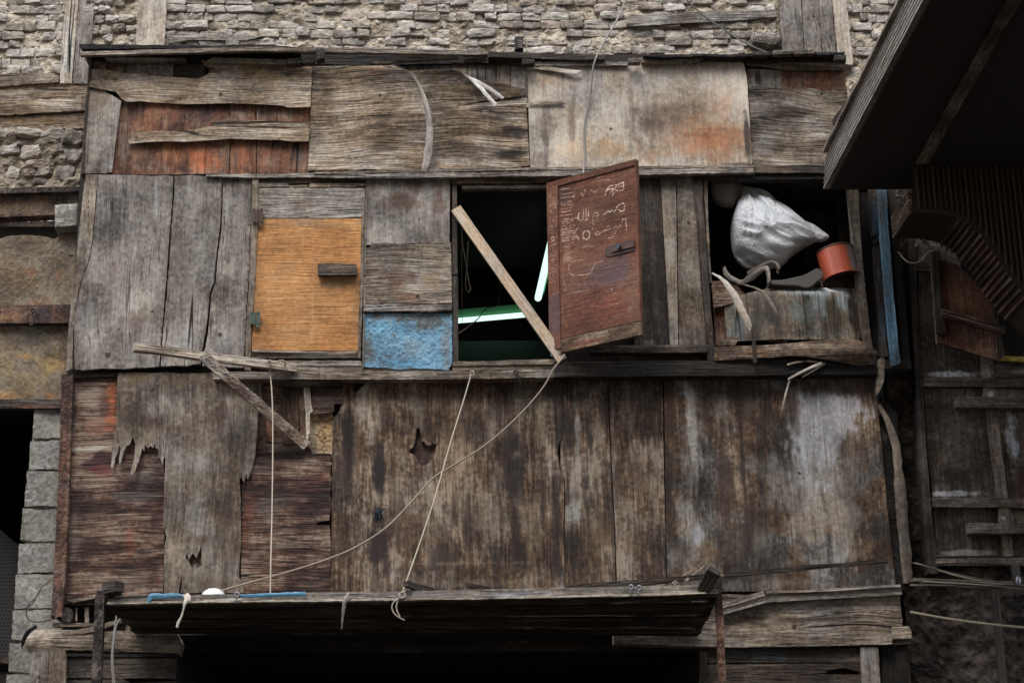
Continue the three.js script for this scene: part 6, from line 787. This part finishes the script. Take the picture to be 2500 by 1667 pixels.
// ---------------------------------------------------------------- awning over the shop opening
{
  const A = thing('plank_awning', 'sagging plank awning on rusty posts below the brown plywood', 'awning'), zf = 1.08;
  const TLf = P(262, 1462, zf), TRf = P(1752, 1440, zf), BLb = P(330, 1531, 0.06), BRb = P(1704, 1538, 0.06);
  // deck boards run along the front; each its own board
  const nB = 6; for (let i = 0; i < nB; i++) { const f0 = i / nB, f1 = (i + 0.97) / nB, q = (l, r, f) => [l.clone().lerp(BLb, f), r.clone().lerp(BRb, f)], [a, b] = q(TLf, TRf, (f0 + f1) / 2); const w = 1.12 / nB; a.y -= 0.02 + 0.012 * (i % 2); b.y -= 0.02 + 0.012 * (i % 2); bar(A, 'deck_board', a, b, w, 0.022, { pal: 'brown', up: V3(0, 1, 0.02), rough: 0.006, kc: 1.5, st: [[0.8, 0.1, 1, 0.06, [30, 22, 18], 0.7, 1.2], [2.6, 0.1, 1, 0.07, [26, 20, 17], 0.7, 1.2]] }); }
  board(A, 'front_rail', zf + 0.03, [288, 1454, 500, 1451, 700, 1447, 1000, 1443, 1200, 1438, 1400, 1434, 1600, 1430, 1722, 1427, 1752, 1430, 1752, 1445, 1600, 1450, 1300, 1457, 1000, 1462, 800, 1464, 500, 1467, 262, 1471, 268, 1462], { h: 1, pal: 'grey', t: 0.05, jag: 0.002, kb: 0.5, st: [[560, 1463, 60, 3, [190, 190, 188], 0.7], [870, 1457, 50, 3, [180, 190, 204], 0.6], [1250, 1452, 60, 4, [150, 160, 180], 0.6], [1000, 1450, 300, 6, [92, 92, 98], 0.5], [1500, 1440, 160, 8, [92, 88, 86], 0.5]] });
  board(A, 'front_lip', zf + 0.045, [262, 1470, 500, 1466, 800, 1463, 1000, 1461, 1300, 1456, 1600, 1449, 1754, 1444, 1754, 1448, 1600, 1454, 1300, 1460, 1000, 1465, 800, 1468, 500, 1471, 262, 1475], { h: 1, pal: 'light', t: 0.06, jag: 0.002 });
  bar(A, 'side_rail', P(268, 1470, zf - 0.02), P(338, 1528, 0.1), 0.05, 0.04, { pal: 'dark', up: V3(1, 0, 0) }); bar(A, 'side_rail', P(1744, 1450, zf - 0.02), P(1698, 1534, 0.1), 0.06, 0.04, { pal: 'black', up: V3(1, 0, 0) });
  bar(A, 'back_rail', P(330, 1535, 0.1), P(1704, 1541, 0.1), 0.05, 0.05, { pal: 'black' });
  bar(A, 'rail_end', P(258, 1440, zf + 0.02), P(292, 1432, zf + 0.1), 0.06, 0.06, { pal: 'dark', rough: 0.01 }); board(A, 'rail_end', zf - 0.01, [236, 1436, 252, 1432, 258, 1444, 236, 1446], { pal: 'grey', t: 0.04 }); board(A, 'bracket', zf, [254, 1446, 292, 1440, 300, 1458, 288, 1470, 258, 1472], { pal: 'black', t: 0.06 });
  bar(A, 'rail_end', P(1716, 1442, zf + 0.02), P(1744, 1392, zf + 0.12), 0.07, 0.05, { pal: 'dark', rough: 0.012 }); bar(A, 'rail_end', P(1730, 1408, zf + 0.06), P(1762, 1398, zf + 0.1), 0.05, 0.04, { pal: 'greyb', rough: 0.01 }); board(A, 'bracket', zf, [1716, 1430, 1762, 1410, 1764, 1444, 1748, 1452, 1720, 1446], { pal: 'black', t: 0.07 });
  const post = (pal, x0, x1, y0, st) => { const a = P((x0 + x1) / 2, y0, zf - 0.02), b = V3(P((x0 + x1) / 2, 1667, zf - 0.02).x, 0, a.z); bar(A, 'post', b, a, (x1 - x0) * MPP(zf), 0.05, { pal, kind: 'rust', rough: 0.001, st, up: V3(0, 0, 1) }); };
  post('soot', 236, 257, 1443); post('rust', 1746, 1761, 1440);
  rebase(A);
  const tp = (label, n, pts, o) => { const t = thing(n, label, 'tape'); band(t, 'strip', pts, { n: 20, t: 0.002, dir: V3(0, 1, 0), kf: 0.3, km: 0.3, kc: 0.4, ...o }); rebase(t); };
  tp('short blue plastic tape wrapped on the awning rail', 'blue_tape', [[362, 1470, zf + 0.045, 10], [368, 1456, zf + 0.05, 12], [395, 1455, zf + 0.05, 11], [420, 1454, zf + 0.05, 11], [448, 1455, zf + 0.05, 10]], { pal: 'blue', mat: 'satin', st: [[0.2, 0.02, 0.4, 0.1, [44, 124, 168], 0.85, 0.5]] });
  tp('long blue plastic tape strip wound on the awning rail', 'blue_tape', [[584, 1455, zf + 0.05, 7], [620, 1454, zf + 0.05, 8], [670, 1452, zf + 0.05, 9], [720, 1450, zf + 0.05, 9], [746, 1450, zf + 0.05, 10]], { pal: 'blue', mat: 'satin', st: [[0.2, 0.02, 0.5, 0.1, [40, 116, 160], 0.85, 0.5]] });
  tp('knotted tape end dangling with a blue tip from the awning', 'hanging_tape', [[452, 1450, zf + 0.06, 12], [458, 1460, zf + 0.08, 18], [452, 1470, zf + 0.09, 8], [447, 1490, zf + 0.09, 4], [441, 1508, zf + 0.09, 5], [435, 1520, zf + 0.09, 7], [432, 1532, zf + 0.09, 5]], { pal: 'light', dir: V3(1, 0, 0.2), st: [[0.27, 0.01, 0.05, 0.1, [56, 150, 196], 0.95, 0.3], [0.1, 0.02, 0.1, 0.1, [170, 168, 164], 0.6, 0.4]] });
  tp('grey tape end dangling alone from the awning rail', 'hanging_tape', [[851, 1446, zf + 0.06, 5], [844, 1458, zf + 0.08, 10], [840, 1475, zf + 0.09, 9], [837, 1500, zf + 0.09, 6], [835, 1520, zf + 0.09, 4], [834, 1536, zf + 0.09, 3]], { pal: 'grey', dir: V3(1, 0, 0.2) });
  const kn = (label, px, py) => { const t = thing('tape_knot', label, 'knot'); cord(t, 'knot', [[px - 5, py + 2, zf + 0.06], [px, py - 5, zf + 0.08], [px + 6, py, zf + 0.08], [px, py + 6, zf + 0.08], [px - 6, py, zf + 0.08]], 0.008, M.tapeGrey, 24); cord(t, 'tail', [[px, py + 4, zf + 0.08], [px - 1, py + 12, zf + 0.085], [px + 1, py + 20, zf + 0.08]], 0.004, M.tapeGrey, 10); rebase(t); };
  kn('grey tape knot at the end of the long blue tape', 578, 1452); kn('grey tape knot beside its twin near the awning right end', 1540, 1434); kn('grey tape knot with a tail near the awning right end', 1560, 1436);
  const bowl = thing('white_bowl', 'upturned white bowl lying on the awning beside the rope', 'bowl'); { const c = P(521, 1452, 0.98), g = new THREE.LatheGeometry([[0.0, 0.055], [0.03, 0.052], [0.055, 0.036], [0.068, 0.012], [0.07, 0], [0.064, 0], [0.05, 0.03], [0, 0.048]].map(q => new THREE.Vector2(q[0], q[1])), 28); g.translate(c.x, c.y - 0.02, c.z); mk(bowl, 'bowl', g, plain('#cfd0d2', 0.4)); rebase(bowl); }
  const stk = (label, pts, w, pal) => { const t = thing('loose_batten', label, 'batten'); bar(t, 'batten', P(...pts[0]), P(...pts[1]), w, w * 0.9, { pal, rough: 0.004, taper: 0.6 }); rebase(t); };
  stk('long thin batten lying along the awning and over its end', [[1380, 1438, 1.0], [2166, 1369, 0.55]], 0.034, 'dark');
  stk('broken batten poking up behind the awning right end', [[1640, 1428, 0.9], [1716, 1372, 0.6]], 0.02, 'greyb'); stk('thinner broken batten beside it behind the awning right end', [[1672, 1420, 0.88], [1718, 1380, 0.62]], 0.014, 'greyb');
  stk('broken board tip above the rope knot on the awning', [[1052, 1446, 0.9], [990, 1425, 1.15]], 0.05, 'dark'); stk('dark board tip on the awning away from the knot', [[1192, 1442, 0.8], [1138, 1427, 1.0]], 0.035, 'dark');
}

// ---------------------------------------------------------------- shop opening under the awning
{
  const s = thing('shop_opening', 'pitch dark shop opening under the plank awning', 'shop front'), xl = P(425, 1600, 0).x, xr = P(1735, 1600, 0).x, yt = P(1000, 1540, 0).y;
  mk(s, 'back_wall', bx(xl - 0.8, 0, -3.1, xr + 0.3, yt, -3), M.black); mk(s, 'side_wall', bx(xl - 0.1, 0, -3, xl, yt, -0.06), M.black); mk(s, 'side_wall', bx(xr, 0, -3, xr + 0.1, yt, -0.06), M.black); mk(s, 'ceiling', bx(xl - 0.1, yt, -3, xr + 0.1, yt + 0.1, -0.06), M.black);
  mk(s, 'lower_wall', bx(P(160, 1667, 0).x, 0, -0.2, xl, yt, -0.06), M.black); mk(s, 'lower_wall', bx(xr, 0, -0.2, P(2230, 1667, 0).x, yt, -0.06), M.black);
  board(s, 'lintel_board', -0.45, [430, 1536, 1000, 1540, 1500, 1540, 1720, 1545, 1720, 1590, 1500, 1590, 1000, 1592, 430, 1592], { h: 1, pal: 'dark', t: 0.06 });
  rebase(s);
}
// ---------------------------------------------------------------- right: dark neighbour house under the overhang
{
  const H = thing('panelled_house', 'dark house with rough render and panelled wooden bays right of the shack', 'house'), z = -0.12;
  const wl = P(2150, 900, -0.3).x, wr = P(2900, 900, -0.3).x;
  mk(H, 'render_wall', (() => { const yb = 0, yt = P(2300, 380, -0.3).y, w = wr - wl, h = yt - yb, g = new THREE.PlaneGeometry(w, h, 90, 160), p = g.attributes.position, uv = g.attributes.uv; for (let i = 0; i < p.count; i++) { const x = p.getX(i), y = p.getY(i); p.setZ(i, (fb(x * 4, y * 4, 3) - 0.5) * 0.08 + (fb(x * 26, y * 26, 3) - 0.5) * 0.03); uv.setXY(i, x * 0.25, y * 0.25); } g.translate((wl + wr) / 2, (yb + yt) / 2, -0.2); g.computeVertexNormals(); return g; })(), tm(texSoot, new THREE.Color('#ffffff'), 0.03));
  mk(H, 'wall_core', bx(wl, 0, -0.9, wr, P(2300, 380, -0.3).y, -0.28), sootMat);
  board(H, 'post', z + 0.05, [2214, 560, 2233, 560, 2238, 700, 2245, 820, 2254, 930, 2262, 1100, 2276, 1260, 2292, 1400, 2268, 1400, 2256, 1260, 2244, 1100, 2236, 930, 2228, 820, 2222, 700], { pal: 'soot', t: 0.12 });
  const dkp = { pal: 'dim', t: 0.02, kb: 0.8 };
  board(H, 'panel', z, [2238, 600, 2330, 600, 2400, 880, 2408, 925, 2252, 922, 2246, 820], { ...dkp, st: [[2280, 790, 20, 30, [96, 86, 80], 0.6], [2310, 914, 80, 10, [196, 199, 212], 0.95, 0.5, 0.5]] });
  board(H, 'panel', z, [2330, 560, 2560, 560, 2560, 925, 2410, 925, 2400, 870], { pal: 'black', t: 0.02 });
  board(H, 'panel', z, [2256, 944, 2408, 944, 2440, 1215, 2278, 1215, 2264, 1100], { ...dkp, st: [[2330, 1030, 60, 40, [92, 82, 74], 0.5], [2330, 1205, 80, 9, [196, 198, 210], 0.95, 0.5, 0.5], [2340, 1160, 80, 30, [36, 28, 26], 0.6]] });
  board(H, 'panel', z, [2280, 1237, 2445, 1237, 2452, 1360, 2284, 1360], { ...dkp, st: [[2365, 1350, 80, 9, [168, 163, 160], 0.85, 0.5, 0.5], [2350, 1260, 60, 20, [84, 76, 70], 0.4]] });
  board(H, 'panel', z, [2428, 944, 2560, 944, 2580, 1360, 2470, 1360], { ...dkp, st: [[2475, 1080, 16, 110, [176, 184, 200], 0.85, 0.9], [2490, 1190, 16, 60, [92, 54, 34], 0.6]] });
  board(H, 'stile', z + 0.03, [2395, 868, 2423, 868, 2430, 960, 2448, 1120, 2466, 1260, 2474, 1362, 2450, 1362, 2440, 1260, 2424, 1120, 2402, 960], { pal: 'greyb', t: 0.05, st: [[2415, 962, 10, 10, [190, 190, 202], 0.85], [2448, 1264, 12, 10, [196, 196, 208], 0.85]] });
  const hb = (y0, y1, x0, x1, z2, st) => board(H, 'rail', z2, [x0, y0, 2570, y0 + 3, 2570, y1 + 3, x0, y1], { h: 1, pal: 'dim', t: 0.07, kc: 1.3, st });
  hb(920, 943, 2251, 0, z + 0.045, [[2330, 924, 90, 5, [112, 106, 104], 0.7]]); hb(968, 994, 2334, 0, z + 0.09, [[2400, 972, 70, 6, [92, 86, 82], 0.6]]); hb(1214, 1237, 2276, 0, z + 0.045, [[2350, 1217, 80, 4, [110, 104, 102], 0.7]]); hb(1276, 1301, 2365, 0, z + 0.09, [[2400, 1280, 40, 6, [108, 102, 98], 0.6]]); hb(1356, 1379, 2284, 0, z + 0.05, [[2350, 1358, 80, 4, [92, 86, 82], 0.6]]);
  board(H, 'rail', z + 0.03, [2226, 640, 2330, 640, 2330, 662, 2228, 662], { h: 1, pal: 'dark', t: 0.05, st: [[2260, 634, 30, 10, [124, 120, 124], 0.7]] });
  board(H, 'ledge', z + 0.06, [2430, 885, 2570, 888, 2570, 918, 2430, 922], { h: 1, pal: 'dark', t: 0.1, st: [[2500, 908, 60, 8, [140, 140, 146], 0.7]] });
  { const w = thing('yellow_bar', 'yellow painted bar behind the small brown shutter', 'bar'); bar(w, 'bar', P(2438, 875, z + 0.1), P(2580, 884, z + 0.1), 0.032, 0.03, { pal: 'yellow', kind: 'mud', st: [[0.2, 0.02, 0.6, 0.1, [190, 176, 40], 0.9, 0.4]] }); rebase(w); }
  { // small shutter held open on edge
    const D = grp(H, 'shutter'), BL = P(2287, 836, 0.0), TL = P(2268, 628, 0.0), BR = P(2440, 884, -0.09), Xv = BR.clone().sub(BL); D.userData.label = 'small brown shutter with nailed battens hanging askew';
    board(D, 'panel', 0.0, [2276, 610, 2330, 640, 2428, 730, 2438, 880, 2289, 835, 2282, 740], { pal: 'red', t: 0.02, warp: 0, jag: 0.001, kf: 0.3, km: 0.3, st: [[2350, 740, 60, 40, [150, 104, 66], 0.7], [2340, 810, 60, 30, [66, 38, 26], 0.6], [2370, 840, 40, 20, [84, 46, 28], 0.6]] });
    board(D, 'batten', 0.03, [2274, 612, 2288, 616, 2296, 700, 2310, 810, 2298, 818, 2288, 812, 2284, 740], { pal: 'dark', t: 0.03, st: [[2290, 720, 8, 60, [92, 84, 76], 0.5]] }); board(D, 'batten', 0.02, [2422, 745, 2436, 752, 2440, 800, 2455, 866, 2444, 876, 2434, 800], { pal: 'dark', t: 0.03 });
    for (let i = 0; i < 3; i++) board(D, 'batten', 0.045 + (i % 2) * 0.01, [2299, 752 + i * 8, 2455, 798 + i * 6, 2455, 803 + i * 6, 2300, 758 + i * 8], { h: 1, ang: -0.28, pal: 'wine', t: 0.03, jag: 0.001, st: [[2320, 765, 30, 10, [104, 74, 54], 0.5]] });
    board(D, 'batten', -0.01, [2270, 610, 2285, 610, 2294, 836, 2287, 838], { pal: 'greyb', t: 0.02 });
  }
  board(H, 'fascia_scrap', 0.02, [2282, 612, 2290, 610, 2300, 620, 2335, 640, 2336, 645, 2284, 630], { pal: 'tan', t: 0.02 });
  rebase(H);
  const w1 = thing('slack_wire', 'pale slack wire tied to the small brown shutter', 'wire'); cord(w1, 'wire', [[2192, 614, 0.0], [2205, 630, 0.03], [2218, 640, 0.05], [2234, 642, 0.05], [2250, 634, 0.05], [2264, 617, 0.04], [2279, 612, 0.03]], 0.0045, M.string, 40); rebase(w1);
  const pipe = thing('drain_pipe', 'thin dark drain pipe on the rough render wall', 'pipe'); cord(pipe, 'pipe', [[2428, 1440, -0.1], [2434, 1500, -0.1], [2440, 1580, -0.1], [2448, 1667, -0.1], [2470, 1960, -0.1]], 0.026, plain('#3b3531', 0.7), 30); rebase(pipe);
  const lk = thing('door_latch', 'small grey metal latch at the foot of the panelled bay', 'latch'); { const q = P(2480, 1398, 0.0), g = new THREE.BoxGeometry(0.05, 0.09, 0.03); g.translate(q.x, q.y, q.z); mk(lk, 'plate', g, plain('#4d4a48', 0.5, 0.5)); const c = P(2486, 1418, 0.02), s = new THREE.SphereGeometry(0.025, 12, 8); s.scale(0.7, 1.3, 0.5); s.translate(c.x, c.y, c.z); mk(lk, 'knob', s, plain('#8b8e98', 0.35, 0.6)); rebase(lk); }
  const reeds = thing('reed_bundle', 'loose bundle of thin reeds stuck out beside the panelled bay', 'bundle'); rs = 4242;
  for (let i = 0; i < 14; i++) { const y0 = 1374 + (i < 2 ? 0 : rr(34, 58)), a = [2225 + rr(-6, 10), y0, 0.06 + rr(-0.03, 0.03)], b = [2360 + rr(-60, 60), y0 + (1430 - y0) * 0.55 + rr(-10, 8), 0.03 + rr(-0.05, 0.05)], c = [2495 + rr(-30, 60), 1428 + rr(-10, 16), 0.0]; cord(reeds, 'reed', [a, b, c], rr(0.0035, 0.006), plain(i % 3 ? '#5c544c' : '#837b70'), 20); } rebase(reeds);
  const tw = thing('twisted_cord', 'pale twisted cord stretched across the rough render', 'cord'); twisted(tw, 'cord', [[2222, 1494, 0.02], [2300, 1508, 0.02], [2400, 1522, 0.0], [2520, 1534, -0.02]], 0.008, M.string); rebase(tw);

  // overhanging storey: its edge runs towards the viewer, so the left face shows its grooves and the soffit shades the house
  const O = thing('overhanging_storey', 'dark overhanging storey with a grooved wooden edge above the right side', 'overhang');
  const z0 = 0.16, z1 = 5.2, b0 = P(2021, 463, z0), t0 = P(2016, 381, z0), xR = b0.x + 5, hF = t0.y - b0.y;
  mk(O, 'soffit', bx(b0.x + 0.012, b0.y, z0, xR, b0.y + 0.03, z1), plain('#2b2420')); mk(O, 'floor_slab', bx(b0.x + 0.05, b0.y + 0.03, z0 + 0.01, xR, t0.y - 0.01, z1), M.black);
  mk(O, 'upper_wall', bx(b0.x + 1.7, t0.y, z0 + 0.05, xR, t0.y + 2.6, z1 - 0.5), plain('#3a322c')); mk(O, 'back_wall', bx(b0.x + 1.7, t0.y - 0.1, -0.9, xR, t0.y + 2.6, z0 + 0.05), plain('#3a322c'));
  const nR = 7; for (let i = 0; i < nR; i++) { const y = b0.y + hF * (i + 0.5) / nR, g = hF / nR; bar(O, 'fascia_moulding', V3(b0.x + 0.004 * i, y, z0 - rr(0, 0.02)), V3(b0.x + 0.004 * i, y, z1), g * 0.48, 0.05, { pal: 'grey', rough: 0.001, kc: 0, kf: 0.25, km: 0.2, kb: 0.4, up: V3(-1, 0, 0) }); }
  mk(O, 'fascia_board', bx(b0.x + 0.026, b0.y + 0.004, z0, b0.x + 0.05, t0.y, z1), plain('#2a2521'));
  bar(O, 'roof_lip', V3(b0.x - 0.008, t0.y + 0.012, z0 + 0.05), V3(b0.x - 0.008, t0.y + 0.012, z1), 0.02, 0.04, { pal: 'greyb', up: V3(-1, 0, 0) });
  { const a = PY(2251, 392, b0.y), b = PY(2474, -2, b0.y); a.y = b.y = b0.y - 0.012; bar(O, 'soffit_batten', a, b.clone().add(b.clone().sub(a).multiplyScalar(0.3)), 0.07, 0.02, { pal: 'brown', up: V3(0, 1, 0) }); }
  bar(O, 'eaves_scrap', P(2034, 300, 0.1), P(2072, 250, 0.4), 0.05, 0.01, { pal: 'dark', up: V3(-1, 0, 0) });
  // carved arch below: fluted front, ribs on its left cheek and round the underside
  const zf = 0.55, zb = 0.1, out = [[2226, 462], [2226, 519], [2262, 519], [2296, 521], [2330, 528], [2366, 545], [2398, 575], [2424, 610], [2446, 644], [2470, 680], [2500, 716], [2560, 770], [2640, 770], [2640, 462]].map(q => P(q[0], q[1], zf));
  const sh = new THREE.Shape(); out.forEach((q, i) => i ? sh.lineTo(q.x, q.y) : sh.moveTo(q.x, q.y)); const ag = new THREE.ExtrudeGeometry(sh, { depth: zf - zb, bevelEnabled: false }); ag.translate(0, 0, zb); mk(O, 'arch_core', uvm(ag), plain('#3a2c22'));
  const topY = P(2300, 400, zf).y; mk(O, 'arch_front', bx(out[0].x + 0.02, out[0].y, zf - 0.02, out[13].x, b0.y, zf - 0.002), plain('#33271f'));
  const prof = x => { for (let i = 1; i < 12; i++) if (x >= out[i].x && x <= out[i + 1].x) { const f = (x - out[i].x) / (out[i + 1].x - out[i].x); return out[i].y + (out[i + 1].y - out[i].y) * f; } return out[1].y; };
  for (let i = 0; i < 24; i++) { const x = out[0].x + 0.03 + i * 0.034; if (x > out[11].x) break; const yb = prof(x) + 0.03, yt = b0.y - 0.01; mk(O, 'flute', bx(x, yb, zf - 0.001, x + 0.012, yt, zf + 0.014), plain(i % 3 ? '#3d3129' : '#4a3c32')); }
  for (let i = 0; i < 6; i++) { const y = out[1].y + 0.008 + i * 0.026; bar(O, 'cheek_rib', V3(out[0].x - 0.012, y, zb), V3(out[0].x - 0.012, y, zf), 0.014, 0.03, { pal: 'tan', up: V3(-1, 0, 0), rough: 0.001 }); }
  for (let i = 0; i < 16; i++) { const f = 0.34 + i * 0.038, k = f * 10 + 1, i0 = Math.floor(k), q = out[i0].clone().lerp(out[i0 + 1], k - i0); bar(O, 'underside_rib', V3(q.x, q.y - 0.006, zb), V3(q.x, q.y - 0.006, zf), 0.016, 0.02, { up: V3(0, 1, 0), pal: 'wine', rough: 0.001 }); }
  rebase(O);
}
rebase(shack);
renderer.render(scene, camera);
